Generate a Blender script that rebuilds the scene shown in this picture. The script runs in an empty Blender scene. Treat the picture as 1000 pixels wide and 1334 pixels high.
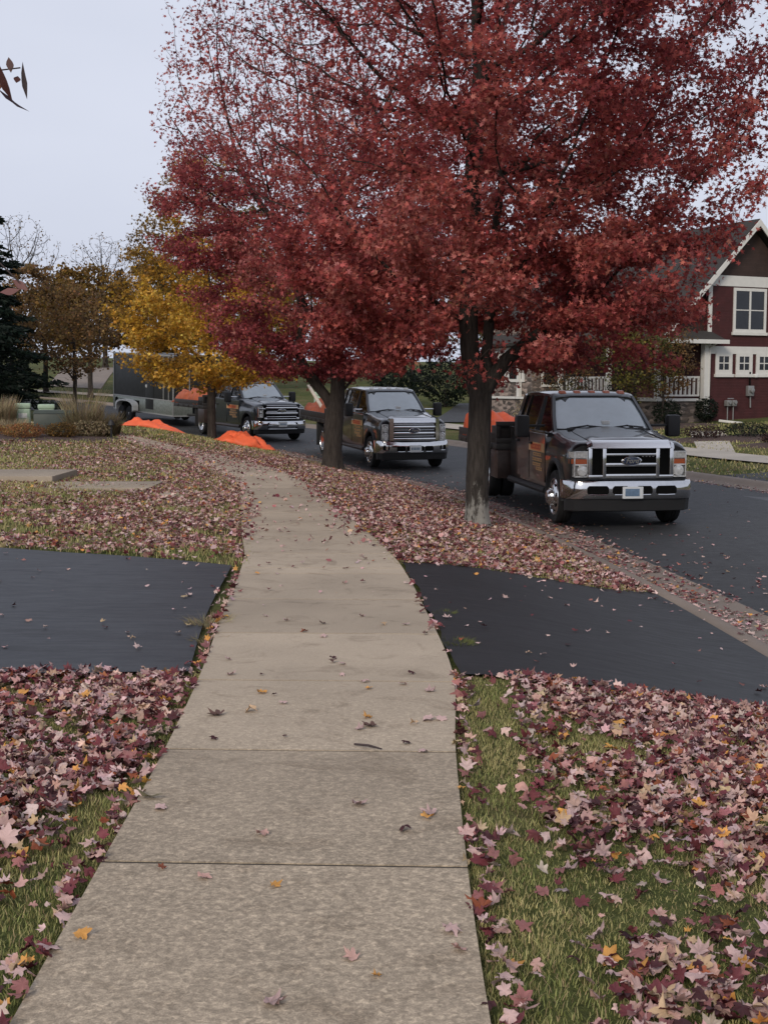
import bpy, bmesh, math, random
import numpy as np
from mathutils import Vector, Matrix
rad = math.radians
# ------------------------------------------------------------------ terrain
KERB_CTRL = [(3.9,-20),(3.75,-10),(3.58,0),(3.42,7),(3.2,11.5),(2.85,15.5),(2.2,21),(1.15,27),(-.65,33.3),(-3.3,40.7),
             (-4.95,44.4),(-9.2,52.8),(-13,58.2),(-19,65),(-27,71.5),(-40,79),(-60,87),(-95,96),(-150,104),(-260,112)]
ROAD_W = 7.4
def _spline(ctrl, step):
    P = [np.array(p, float) for p in ctrl]
    out = []
    for i in range(len(P)-1):
        p0 = P[max(i-1,0)]; p1 = P[i]; p2 = P[i+1]; p3 = P[min(i+2,len(P)-1)]
        n = max(2, int(np.linalg.norm(p2-p1)/step))
        for k in range(n):
            t = k/n
            out.append(.5*((2*p1)+(-p0+p2)*t+(2*p0-5*p1+4*p2-p3)*t*t+(-p0+3*p1-3*p2+p3)*t**3))
    out.append(P[-1])
    return np.array(out)
KERB = _spline(KERB_CTRL, 1.0)
for _ in range(6):
    K2 = KERB.copy(); K2[1:-1] = (KERB[:-2]+2*KERB[1:-1]+KERB[2:])/4; KERB = K2
_seg = KERB[1:]-KERB[:-1]; _sl = np.linalg.norm(_seg,axis=1); KS = np.concatenate([[0],np.cumsum(_sl)])
_i0 = np.argmin(np.abs(KERB[:,1])); KS = KS-KS[_i0]            # s = 0 abreast of the camera
def sd(x, y):
    """arc length along the near kerb and signed offset (+ = towards the pavement)"""
    x = np.atleast_1d(np.asarray(x,float)).ravel(); y = np.atleast_1d(np.asarray(y,float)).ravel()
    S = np.empty(len(x)); D = np.empty(len(x))
    for a in range(0,len(x),4000):
        p = np.stack([x[a:a+4000],y[a:a+4000]],1)[:,None,:]
        w = p-KERB[None,:-1,:]
        t = np.clip((w*_seg).sum(2)/(_sl**2),0,1)
        r = w-t[...,None]*_seg
        q = (r**2).sum(2); j = q.argmin(1); ii = np.arange(len(j))
        cr = _seg[j,0]*w[ii,j,1]-_seg[j,1]*w[ii,j,0]
        S[a:a+4000] = KS[j]+t[ii,j]*_sl[j]; D[a:a+4000] = np.sqrt(q[ii,j])*np.where(cr>=0,1,-1)
    return S, D
def zr(s):
    return np.interp(s, [-30,0,20,34,46,57,66,75,90,140,300],[-.52,-.52,-.58,-.61,-.40,-.17,.22,.72,1.35,2.7,4.5])
def sstep(t): t = np.clip(t,0,1); return t*t*(3-2*t)
def road_z(s, d): return zr(s)+.05*np.sin(np.pi*np.clip(-d/ROAD_W,0,1))
def hground(x, y):
    s, d = sd(x, y)
    b = zr(s)
    left = b+.11+.45*sstep(d/3.1)+.03*np.clip(d-6.2,0,25)
    e = np.clip(-d-ROAD_W,0,1e9)
    right = b+.10+.042*np.clip(e,0,60)+.012*np.clip(e-60,0,300)
    z = np.where(d>.12, left, np.where(d<-ROAD_W-.12, right, b-.10))
    return z
def h1(x, y): return float(hground(x,y)[0])
def kerb_pt(s, d):
    x = np.interp(s,KS,KERB[:,0]); y = np.interp(s,KS,KERB[:,1])
    x2 = np.interp(s+.3,KS,KERB[:,0]); y2 = np.interp(s+.3,KS,KERB[:,1])
    x1 = np.interp(s-.3,KS,KERB[:,0]); y1 = np.interp(s-.3,KS,KERB[:,1])
    tx, ty = x2-x1, y2-y1; l = np.hypot(tx,ty); tx, ty = tx/l, ty/l
    return x-ty*d, y+tx*d
CAM_H = 1.7
CAM_Z = CAM_H
PITCH = math.atan(167/1700)
# ------------------------------------------------------------------ helpers
C = bpy.context.scene.collection
random.seed(11); RNG = np.random.default_rng(11)
class MB:
    def __init__(s): s.v=[]; s.f=[]
    def add(s,V,F):
        o=len(s.v); s.v.extend([tuple(map(float,p)) for p in V]); s.f.extend([tuple(i+o for i in f) for f in F]); return s
    def box(s,x0,x1,y0,y1,z0,z1,bev=0.0):
        if bev<=0:
            V=[(x,y,z) for x in(x0,x1) for y in(y0,y1) for z in(z0,z1)]
            return s.add(V,[(0,1,3,2),(4,6,7,5),(0,4,5,1),(2,3,7,6),(0,2,6,4),(1,5,7,3)])
        bm=bmesh.new(); bmesh.ops.create_cube(bm,size=1)
        for v in bm.verts: v.co=Vector(((x0+x1)/2+v.co.x*(x1-x0),(y0+y1)/2+v.co.y*(y1-y0),(z0+z1)/2+v.co.z*(z1-z0)))
        b=min(bev,.45*min(abs(x1-x0),abs(y1-y0),abs(z1-z0)))
        bmesh.ops.bevel(bm,geom=list(bm.edges),offset=b,segments=2,affect='EDGES',profile=.6)
        bm.verts.index_update()
        s.add([v.co[:] for v in bm.verts],[[v.index for v in f.verts] for f in bm.faces]); bm.free(); return s
    def prism(s,poly,a0,a1,axis='y'):
        """poly: (p,q) points; extruded between a0 and a1 along axis"""
        n=len(poly)
        mk={'y':lambda p,a:(p[0],a,p[1]),'x':lambda p,a:(a,p[0],p[1]),'z':lambda p,a:(p[0],p[1],a)}[axis]
        V=[mk(p,a0) for p in poly]+[mk(p,a1) for p in poly]
        F=[tuple(range(n))[::-1],tuple(range(n,2*n))]+[(i,(i+1)%n,n+(i+1)%n,n+i) for i in range(n)]
        return s.add(V,F)
    def loft(s,secs,closed=True,caps=True):
        n=len(secs[0]); V=[p for q in secs for p in q]; F=[]
        m=n if closed else n-1
        for k in range(len(secs)-1):
            for i in range(m):
                j=(i+1)%n; F.append((k*n+i,k*n+j,(k+1)*n+j,(k+1)*n+i))
        if caps and closed: F+= [tuple(range(n))[::-1],tuple(range((len(secs)-1)*n,len(secs)*n))]
        return s.add(V,F)
    def tube(s,pts,r,n=8,caps=True):
        P=[Vector(tuple(map(float,p))) for p in pts]; R=[float(q) for q in r] if hasattr(r,"__len__") else [float(r)]*len(P); secs=[]
        up=Vector((0,0,1)); d0=(P[1]-P[0]).normalized()
        if abs(d0.z)>.95: up=Vector((1,0,0))
        for i,p in enumerate(P):
            d=(P[min(i+1,len(P)-1)]-P[max(i-1,0)]).normalized()
            a=d.cross(up)
            a=a.normalized() if a.length>1e-5 else d.orthogonal().normalized()
            b=a.cross(d).normalized(); up=b
            secs.append([p+R[i]*(math.cos(t)*a+math.sin(t)*b) for t in [2*math.pi*k/n for k in range(n)]])
        return s.loft(secs,True,caps)
    def lathe(s,prof,c,axis='y',n=24,sgn=1):
        """prof (radius, offset) pairs turned about an axis through c"""
        secs=[]
        for r,h in prof:
            ring=[]
            for k in range(n):
                t=2*math.pi*k/n; u,w=r*math.cos(t),r*math.sin(t)*sgn
                if axis=='y': ring.append((c[0]+u,c[1]+h*sgn,c[2]+w))
                elif axis=='z': ring.append((c[0]+u,c[1]+w,c[2]+h))
                else: ring.append((c[0]+h*sgn,c[1]+u,c[2]+w))
            secs.append(ring)
        return s.loft(secs,True,True)
    def build(s,name,mat,parent=None,smooth=35,loc=None):
        me=bpy.data.meshes.new(name); me.from_pydata(s.v,[],s.f); me.validate()
        bm=bmesh.new(); bm.from_mesh(me); bmesh.ops.recalc_face_normals(bm,faces=list(bm.faces)); bm.to_mesh(me); bm.free()
        if mat: me.materials.append(mat)
        if smooth:
            me.polygons.foreach_set('use_smooth',[True]*len(me.polygons)); me.set_sharp_from_angle(angle=rad(smooth))
        o=bpy.data.objects.new(name,me); C.objects.link(o)
        if parent: o.parent=parent
        if loc: o.location=loc
        return o
def np_mesh(name,V,F,mat,col=None,parent=None,smooth=False):
    """V (n,3); F (m,k) all the same k; col (n,3) colour of each leaf or blade"""
    me=bpy.data.meshes.new(name); n=len(V); m,k=F.shape
    me.vertices.add(n); me.vertices.foreach_set('co',np.ascontiguousarray(V,np.float32).ravel())
    me.loops.add(m*k); me.loops.foreach_set('vertex_index',np.ascontiguousarray(F,np.int32).ravel())
    me.polygons.add(m); me.polygons.foreach_set('loop_start',np.arange(0,m*k,k,dtype=np.int32))
    if smooth: me.polygons.foreach_set('use_smooth',np.ones(m,bool))
    me.update(calc_edges=True)
    if col is not None:
        a=me.color_attributes.new('Col','FLOAT_COLOR','POINT')
        a.data.foreach_set('color',np.concatenate([col,np.ones((n,1))],1).astype(np.float32).ravel())
    me.materials.append(mat)
    o=bpy.data.objects.new(name,me); C.objects.link(o)
    if parent: o.parent=parent
    return o
def tag(o,label=None,cat=None,group=None,kind=None):
    if label: o['label']=label
    if cat: o['category']=cat
    if group: o['group']=group
    if kind: o['kind']=kind
    return o
def empty(name,loc,rot=(0,0,0),label=None,cat=None,group=None):
    o=bpy.data.objects.new(name,None); C.objects.link(o); o.location=loc; o.rotation_euler=rot; o.empty_display_size=.2
    return tag(o,label,cat,group)
def ribbon(x,y):
    z=hground(np.array(x),np.array(y)); return z
# ------------------------------------------------------------------ materials
def new_mat(name):
    m=bpy.data.materials.new(name); m.use_nodes=True; nt=m.node_tree; return m,nt,nt.nodes['Principled BSDF']
def N(nt,t,**k):
    n=nt.nodes.new(t)
    for a,b in k.items():
        if a in n.inputs: n.inputs[a].default_value=b
        else: setattr(n,a,b)
    return n
def ramp(nt,stops):
    r=nt.nodes.new('ShaderNodeValToRGB'); e=r.color_ramp.elements
    while len(e)<len(stops): e.new(.5)
    for q,(p,c) in zip(e,stops): q.position=p; q.color=(*c,1) if len(c)==3 else c
    return r
def mat(name,col,rough=.6,metal=0,spec=.5,var=0,vs=8,bump=0,bs=60,coat=0,rvar=0,ior=None,stretch=None):
    m,nt,b=new_mat(name); L=nt.links.new
    b.inputs['Base Color'].default_value=(*col,1); b.inputs['Roughness'].default_value=rough
    b.inputs['Metallic'].default_value=metal; b.inputs['Specular IOR Level'].default_value=spec
    if coat: b.inputs['Coat Weight'].default_value=coat; b.inputs['Coat Roughness'].default_value=.04
    if ior: b.inputs['IOR'].default_value=ior
    tc=nt.nodes.new('ShaderNodeTexCoord'); src=tc.outputs['Object']
    if stretch:
        mp=nt.nodes.new('ShaderNodeMapping'); mp.inputs['Scale'].default_value=stretch; L(src,mp.inputs[0]); src=mp.outputs[0]
    if var:
        n=N(nt,'ShaderNodeTexNoise',Scale=vs,Detail=6,Roughness=.65); L(src,n.inputs['Vector'])
        r=ramp(nt,[(.28,tuple(c*(1-var) for c in col)),(.72,tuple(min(1,c*(1+var)) for c in col))])
        L(n.outputs[0],r.inputs[0]); L(r.outputs[0],b.inputs['Base Color'])
    if rvar:
        n=N(nt,'ShaderNodeTexNoise',Scale=vs*1.7,Detail=5); L(src,n.inputs['Vector'])
        mr=N(nt,'ShaderNodeMapRange'); mr.inputs['To Min'].default_value=max(0,rough-rvar); mr.inputs['To Max'].default_value=min(1,rough+rvar)
        L(n.outputs[0],mr.inputs[0]); L(mr.outputs[0],b.inputs['Roughness'])
    if bump:
        n=N(nt,'ShaderNodeTexNoise',Scale=bs,Detail=4); L(src,n.inputs['Vector'])
        q=N(nt,'ShaderNodeBump',Strength=bump,Distance=.02); L(n.outputs[0],q.inputs['Height']); L(q.outputs[0],b.inputs['Normal'])
    return m
def leaf_mat(name,trans=.3,rough=.55,spec=.3,grain=.18,sc=60):
    m,nt,b=new_mat(name); L=nt.links.new
    a=nt.nodes.new('ShaderNodeAttribute'); a.attribute_name='Col'
    tc=nt.nodes.new('ShaderNodeTexCoord'); n=N(nt,'ShaderNodeTexNoise',Scale=sc,Detail=3); L(tc.outputs['Object'],n.inputs['Vector'])
    mr=N(nt,'ShaderNodeMapRange'); mr.inputs['From Min'].default_value=.25; mr.inputs['From Max'].default_value=.75
    mr.inputs['To Min'].default_value=1-grain; mr.inputs['To Max'].default_value=1+grain
    L(n.outputs[0],mr.inputs[0])
    vm=nt.nodes.new('ShaderNodeVectorMath'); vm.operation='SCALE'; L(a.outputs['Color'],vm.inputs[0]); L(mr.outputs[0],vm.inputs['Scale'])
    L(vm.outputs[0],b.inputs['Base Color']); b.inputs['Roughness'].default_value=rough; b.inputs['Specular IOR Level'].default_value=spec
    if trans:
        t=nt.nodes.new('ShaderNodeBsdfTranslucent'); L(vm.outputs[0],t.inputs['Color'])
        mx=nt.nodes.new('ShaderNodeMixShader'); mx.inputs[0].default_value=trans
        out=nt.nodes['Material Output']; L(b.outputs[0],mx.inputs[1]); L(t.outputs[0],mx.inputs[2]); L(mx.outputs[0],out.inputs[0])
    return m
# leaf outlines: centre vertex + rim, unit radius, in the leaf's own plane
def _leaf(pts):
    V=np.array([(0,-.05)]+[(r*math.cos(rad(a)),r*math.sin(rad(a))) for a,r in pts]); n=len(pts)
    F=np.array([(0,1+i,1+(i+1)%n) for i in range(n)]); return V,F
LEAF_FINE=_leaf([(-90,.46),(-64,.42),(-34,.66),(-20,.72),(-8,.60),(7,.50),(20,.72),(33,.95),(46,.74),(61,.53),(73,.70),(81,.74),(90,1.0),
                 (99,.74),(107,.70),(119,.53),(134,.74),(147,.95),(160,.72),(173,.50),(188,.60),(200,.72),(214,.66),(244,.42)])
LEAF_MID=_leaf([(-90,.5),(-28,.70),(8,.50),(36,.92),(62,.54),(90,1.0),(118,.54),(144,.92),(172,.50),(208,.70)])
LEAF_TREE=_leaf([(-90,.5),(-25,.62),(10,.30),(36,.95),(63,.34),(90,1.1),(117,.34),(144,.95),(170,.30),(205,.62)])
LEAF_LOW=_leaf([(-90,.5),(0,.6),(42,.85),(90,1.0),(138,.85),(180,.6)])
LEAF_OVAL=_leaf([(-90,.9),(-40,.45),(0,.42),(50,.5),(90,1.0),(130,.5),(180,.42),(220,.45)])
def leaves(P,Nrm,size,col,tmpl,curl,rng):
    """vectorised leaf builder -> V,F,colours"""
    tv,tf=tmpl; n=len(P); k=len(tv)
    Nrm=Nrm/np.linalg.norm(Nrm,axis=1,keepdims=True)
    ref=rng.normal(size=(n,3)); u=np.cross(Nrm,ref); u/=np.linalg.norm(u,axis=1,keepdims=True); w=np.cross(Nrm,u)
    c1=np.clip(rng.normal(0,1,(n,1)),-1.1,1.1)*curl; c2=np.clip(rng.normal(.35,.8,(n,1)),-.9,1.1)*curl
    x=tv[None,:,0]; y=tv[None,:,1]
    h=c1*x*x+c2*y*y+.15*curl*rng.normal(size=(n,k))*(np.hypot(x,y)>.3)
    sx=rng.uniform(.75,1.1,(n,1))
    V=P[:,None,:]+size[:,None,None]*((x*sx)[...,None]*u[:,None]+y[...,None]*w[:,None]+h[...,None]*Nrm[:,None])
    F=(tf[None]+(np.arange(n)*k)[:,None,None]).reshape(-1,3)
    return V.reshape(-1,3),F,np.repeat(col,k,axis=0)
# ------------------------------------------------------------------ ground sheet, road, kerb, pavement, drives
def grid_axis(a,b,step,lo,hi):
    mid=list(np.arange(a,b+1e-6,step)); out=mid[:]
    s=step; x=b
    while x<hi: s=min(s*1.25,40); x+=s; out.append(x)
    s=step; x=a
    while x>lo: s=min(s*1.25,40); x-=s; out.insert(0,x)
    return np.array(out)
gx=grid_axis(-14,15,.22,-420,420); gy=grid_axis(-2,60,.24,-60,620)
GX,GY=np.meshgrid(gx,gy); GZ=hground(GX,GY)
hx,hy=GX.ravel(),GY.ravel()
lump=.012*np.sin(hx*2.1+np.sin(hy*1.3))*np.sin(hy*1.7+1)-.012
s_,d_=sd(hx,hy)
V=np.stack([hx,hy,GZ+np.where((d_>.2)|(d_<-ROAD_W-.3),lump,0)],1)
nx,ny=len(gx),len(gy); I=np.arange(nx*ny).reshape(ny,nx)
F=np.stack([I[:-1,:-1],I[:-1,1:],I[1:,1:],I[1:,:-1]],-1).reshape(-1,4)
m,nt,b=new_mat('lawn_soil'); L=nt.links.new
tc=nt.nodes.new('ShaderNodeTexCoord')
n1=N(nt,'ShaderNodeTexNoise',Scale=.55,Detail=5,Roughness=.6); n2=N(nt,'ShaderNodeTexNoise',Scale=14,Detail=6,Roughness=.7)
L(tc.outputs['Object'],n1.inputs['Vector']); L(tc.outputs['Object'],n2.inputs['Vector'])
r1=ramp(nt,[(.33,(.060,.078,.022)),(.5,(.088,.096,.032)),(.66,(.135,.115,.052))]); L(n1.outputs[0],r1.inputs[0])
r2=ramp(nt,[(.3,(.45,.45,.45)),(.7,(1.3,1.3,1.3))]); L(n2.outputs[0],r2.inputs[0])
mx=N(nt,'ShaderNodeMix',data_type='RGBA',blend_type='MULTIPLY'); mx.inputs['Factor'].default_value=1
L(r1.outputs[0],mx.inputs[6]); L(r2.outputs[0],mx.inputs[7]); L(mx.outputs[2],b.inputs['Base Color'])
b.inputs['Roughness'].default_value=.95; b.inputs['Specular IOR Level'].default_value=.1
bp=N(nt,'ShaderNodeBump',Strength=.9,Distance=.04); L(n2.outputs[0],bp.inputs['Height']); L(bp.outputs[0],b.inputs['Normal'])
tag(np_mesh('ground',V,F,m,smooth=True),kind='structure')
# --- strips that follow the street
def strip(name,s0,s1,ds,offs,zf,material,smooth=True):
    ss=np.arange(s0,s1+1e-6,ds); V=[];
    for d,dz in offs:
        x,y=kerb_pt(ss,d); V.append(np.stack([x,y,zf(ss,d)+dz],1))
    V=np.stack(V,1); k=len(offs); n=len(ss); I=np.arange(n*k).reshape(n,k)
    F=np.stack([I[:-1,:-1],I[1:,:-1],I[1:,1:],I[:-1,1:]],-1).reshape(-1,4)
    return tag(np_mesh(name,V.reshape(-1,3),F,material,smooth=smooth),kind='structure')
def asphalt(name,dark,light,rough,bumpk,stretch=(1,1,1)):
    m,nt,b=new_mat(name); L=nt.links.new; tc=nt.nodes.new('ShaderNodeTexCoord')
    a=N(nt,'ShaderNodeTexNoise',Scale=1.5,Detail=8,Roughness=.62); c=N(nt,'ShaderNodeTexNoise',Scale=190,Detail=3); e=N(nt,'ShaderNodeTexNoise',Scale=7,Detail=5,Roughness=.7)
    mp=nt.nodes.new('ShaderNodeMapping'); mp.inputs['Scale'].default_value=stretch; L(tc.outputs['Object'],mp.inputs[0])
    for q in (a,e): L(mp.outputs[0],q.inputs['Vector'])
    L(tc.outputs['Object'],c.inputs['Vector'])
    r=ramp(nt,[(.3,dark),(.7,light)]); L(a.outputs[0],r.inputs[0])
    g=ramp(nt,[(.3,(.6,.6,.6)),(.62,(1.1,1.1,1.1)),(.75,(1.9,1.9,1.9))]); L(c.outputs[0],g.inputs[0])
    mx=N(nt,'ShaderNodeMix',data_type='RGBA',blend_type='MULTIPLY'); mx.inputs['Factor'].default_value=.8
    L(r.outputs[0],mx.inputs[6]); L(g.outputs[0],mx.inputs[7]); L(mx.outputs[2],b.inputs['Base Color'])
    mr=N(nt,'ShaderNodeMapRange'); mr.inputs['From Min'].default_value=.3; mr.inputs['From Max'].default_value=.7
    mr.inputs['To Min'].default_value=rough-.05; mr.inputs['To Max'].default_value=rough+.08; L(e.outputs[0],mr.inputs[0]); L(mr.outputs[0],b.inputs['Roughness'])
    bp=N(nt,'ShaderNodeBump',Strength=bumpk,Distance=.006); L(c.outputs[0],bp.inputs['Height']); L(bp.outputs[0],b.inputs['Normal'])
    return m
M_ROAD=asphalt('road_asphalt',(.015,.016,.018),(.028,.029,.032),.66,.5)
M_DRIVE_R=asphalt('sealed_asphalt',(.005,.0055,.0065),(.0125,.0135,.016),.56,.45,(.5,2.4,1))
M_DRIVE_L=asphalt('sealed_asphalt_worn_sheen',(.009,.0105,.014),(.028,.031,.038),.50,.45,(.5,2.4,1))  # worn streaks, with sky sheen painted in as a paler, bluer tone
strip('road',-20,170,.8,[(d,0) for d in np.linspace(-ROAD_W+.02,-.02,13)],road_z,M_ROAD)
def concrete(name,base,mottle_near):
    m,nt,b=new_mat(name); L=nt.links.new; tc=nt.nodes.new('ShaderNodeTexCoord')
    big=N(nt,'ShaderNodeTexNoise',Scale=.8,Detail=6,Roughness=.6); fine=N(nt,'ShaderNodeTexNoise',Scale=160,Detail=4); blot=N(nt,'ShaderNodeTexNoise',Scale=44,Detail=5,Roughness=.7,Distortion=.5)
    for q in (big,fine,blot): L(tc.outputs['Object'],q.inputs['Vector'])
    r=ramp(nt,[(.25,tuple(c*.80 for c in base)),(.75,tuple(c*1.13 for c in base))]); L(big.outputs[0],r.inputs[0])
    f=ramp(nt,[(.3,(.8,.8,.8)),(.7,(1.12,1.12,1.12))]); L(fine.outputs[0],f.inputs[0])
    mx=N(nt,'ShaderNodeMix',data_type='RGBA',blend_type='MULTIPLY'); mx.inputs['Factor'].default_value=1
    L(r.outputs[0],mx.inputs[6]); L(f.outputs[0],mx.inputs[7]); out=mx.outputs[2]
    if mottle_near:
        # exposed grit and grime wear that belongs to the oldest slabs at the near end of the path
        sep=nt.nodes.new('ShaderNodeSeparateXYZ'); L(tc.outputs['Object'],sep.inputs[0])
        mr=N(nt,'ShaderNodeMapRange'); mr.inputs['From Min'].default_value=4.4; mr.inputs['From Max'].default_value=7.8; mr.inputs['To Min'].default_value=1; mr.inputs['To Max'].default_value=.06
        wob=N(nt,'ShaderNodeTexNoise',Scale=2.2,Detail=3); L(tc.outputs['Object'],wob.inputs['Vector'])
        ad=N(nt,'ShaderNodeMath',operation='MULTIPLY_ADD'); L(wob.outputs[0],ad.inputs[0]); ad.inputs[1].default_value=2.2; L(sep.outputs['Y'],ad.inputs[2])
        sb=N(nt,'ShaderNodeMath',operation='SUBTRACT'); L(ad.outputs[0],sb.inputs[0]); sb.inputs[1].default_value=1.1; L(sb.outputs[0],mr.inputs[0])
        br=ramp(nt,[(.36,(.64,.635,.62)),(.47,(.82,.815,.80)),(.56,(1.05,1.04,1.02)),(.66,(1.46,1.44,1.38))]); L(blot.outputs[0],br.inputs[0])
        m2=N(nt,'ShaderNodeMix',data_type='RGBA',blend_type='MULTIPLY'); L(mr.outputs[0],m2.inputs['Factor']); L(out,m2.inputs[6]); L(br.outputs[0],m2.inputs[7]); out=m2.outputs[2]
        # each slab was poured on its own: a slightly different tone from slab to slab
        a1=N(nt,'ShaderNodeMath',operation='MULTIPLY_ADD'); L(sep.outputs['Y'],a1.inputs[0]); a1.inputs[1].default_value=1/1.41; a1.inputs[2].default_value=-2.93/1.41
        a2=N(nt,'ShaderNodeMath',operation='FLOOR'); L(a1.outputs[0],a2.inputs[0]); wn=nt.nodes.new('ShaderNodeTexWhiteNoise'); wn.noise_dimensions='1D'; L(a2.outputs[0],wn.inputs['W'])
        wr=N(nt,'ShaderNodeMapRange'); wr.inputs['To Min'].default_value=.88; wr.inputs['To Max'].default_value=1.08; L(wn.outputs[0],wr.inputs[0])
        vm=nt.nodes.new('ShaderNodeVectorMath'); vm.operation='SCALE'; L(out,vm.inputs[0]); L(wr.outputs[0],vm.inputs['Scale'])
        # damp and grime stains with soft edges
        stn=N(nt,'ShaderNodeTexNoise',Scale=2.6,Detail=7,Roughness=.72,Distortion=1.2); L(tc.outputs['Object'],stn.inputs['Vector']); sr=ramp(nt,[(.36,(.70,.68,.66)),(.47,(1,1,1))]); L(stn.outputs[0],sr.inputs[0])
        m3=N(nt,'ShaderNodeMix',data_type='RGBA',blend_type='MULTIPLY'); m3.inputs['Factor'].default_value=.75; L(vm.outputs[0],m3.inputs[6]); L(sr.outputs[0],m3.inputs[7]); out=m3.outputs[2]
    L(out,b.inputs['Base Color']); b.inputs['Roughness'].default_value=.88; b.inputs['Specular IOR Level'].default_value=.25
    bp=N(nt,'ShaderNodeBump',Strength=.35,Distance=.006); L(fine.outputs[0],bp.inputs['Height']); L(bp.outputs[0],b.inputs['Normal'])
    return m
M_WALK=concrete('pavement_concrete',(.388,.318,.242),True)
M_CONC=concrete('kerb_concrete',(.21,.172,.145),False)
M_FAR=concrete('far_concrete',(.40,.36,.31),False)
M_SLAB=concrete('step_concrete',(.33,.275,.215),False)
# kerb: gutter pan + rolled kerb, both sides
strip('kerb',-20,170,.8,[(-.72,.012),(-.06,.016),(.0,.05),(.06,.10),(.12,.125),(.30,.13),(.31,.0)],lambda s,d:zr(s)+0*s,M_CONC,False)
strip('kerb',-20,170,.8,[(-ROAD_W+.5,.016),(-ROAD_W+.05,.018),(-ROAD_W,.06),(-ROAD_W-.07,.11),(-ROAD_W-.12,.125),(-ROAD_W-.3,.13),(-ROAD_W-.31,.0)],lambda s,d:zr(s)+0*s,M_CONC,False)
strip('sidewalk',-20,170,.8,[(d,.035) for d in (-ROAD_W-2.9,-ROAD_W-3.4,-ROAD_W-3.9,-ROAD_W-4.3)],lambda s,d:hground(*kerb_pt(s,d)),M_FAR)
# the pavement we stand on, slab by slab with open joints
SWL=[(-.96,-3),(-.96,2.5),(-.965,3.55),(-.975,4.49),(-.99,5.7),(-1.05,7.37),(-1.17,9.34),(-1.34,12.39),(-1.60,14.62),(-2.18,19.64),(-2.85,23.5),(-4.75,30.6),(-6.6,35.6),(-9.0,41.2),(-13.5,48.5),(-19,55)]
SWR=[(.275,-3),(.275,2.5),(.275,3.51),(.285,4.35),(.325,5.82),(.395,7.39),(.315,9.34),(.14,12.13),(-.17,14.62),(-.82,18.98),(-1.5,23.5),(-3.25,29.9),(-5.5,35.0),(-8.1,40.6),(-12.6,47.6),(-18.2,54)]
def _arc(P):
    P=np.array(P,float); P=_spline([tuple(p) for p in P],.3); return P
LP,RP=_arc(SWL),_arc(SWR)
def at_y(P,y): return np.array([np.interp(y,P[:,1],P[:,0]),y])
joints=[-2.71,-1.30,.11,1.52,2.93,4.34,5.75,7.16,8.57,9.98,11.39,11.75]+list(2.93+1.41*np.arange(7,37))
sk=.045
wk=MB()
for a,c in zip(joints[:-1],joints[1:]):
    g=.012; ns=6 if c-a>.6 else 2; secs=[]
    for t in np.linspace(a+g,c-g,ns):
        l=at_y(LP,t+sk*.6); r=at_y(RP,t-sk*.6); row=[]
        for q in np.linspace(0,1,6):
            p=l*(1-q)+r*q; row.append((p[0],p[1],0))
        zz=hground([p[0] for p in row],[p[1] for p in row]); secs.append([(p[0],p[1],z+.032) for p,z in zip(row,zz)])
    # top sheet + skirt
    o=len(wk.v); wk.loft(secs,False,False)
    rim=[secs[0][i] for i in range(6)]+[s[-1] for s in secs[1:]]+[secs[-1][i] for i in range(4,-1,-1)]+[s[0] for s in secs[-2:0:-1]]
    wk.loft([rim,[(p[0],p[1],p[2]-.09) for p in rim]],True,False)
tag(wk.build('sidewalk',M_WALK,smooth=0),kind='structure')
M_JOINT=mat('joint_dirt',(.028,.023,.018),.95)
def sheet(name,poly_fn,nu,nv,dz,material):
    V=[]
    for i in range(nu+1):
        for j in range(nv+1): V.append(poly_fn(i/nu,j/nv))
    V=np.array(V); z=hground(V[:,0],V[:,1])+dz; V=np.stack([V[:,0],V[:,1],z],1)
    I=np.arange((nu+1)*(nv+1)).reshape(nu+1,nv+1); F=np.stack([I[:-1,:-1],I[1:,:-1],I[1:,1:],I[:-1,1:]],-1).reshape(-1,4)
    return tag(np_mesh(name,V,F,material,smooth=True),kind='structure')
def wob(t,a,f,p): return a*(math.sin(t*f+p)+.5*math.sin(t*f*2.3+p*1.7))
def drv_r(u,v):
    # u along the street, v from pavement to kerb
    y0=7.36+.62*v+wob(v,.03,14,.3)+wob(v,.018,47,1); y1=12.25+.95*v+wob(v,.03,12,2)+wob(v,.02,41,3)
    y=y0+(y1-y0)*u
    xl=at_y(RP,y)[0]+.03+wob(u,.015,20,1); s,d=sd(xl,y)
    xr=np.interp(y,KERB[:,1],KERB[:,0])-.31
    return (xl+(xr-xl)*v,y)
sheet('driveway',drv_r,30,60,.018,M_DRIVE_R)
def drv_l(u,v):
    y0=7.42+wob(v,.03,16,.8)+wob(v,.02,53,2)
    y1=12.0+1.75*(1-math.exp(-v*5))+.25*v+wob(v,.03,15,2)
    y=y0+(y1-y0)*u
    cor=.05+.03*math.sin(u*math.pi)
    xl=at_y(LP,y)[0]-.03-cor-.02*u
    return (xl+(-12-xl)*v,y)
sheet('driveway',drv_l,30,80,.018,M_DRIVE_L)
sheet('sidewalk_base',lambda u,v:tuple(at_y(LP,-2.6+57*u)*(1-v)+at_y(RP,-2.6+57*u)*v),190,4,.027,M_JOINT)
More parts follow.
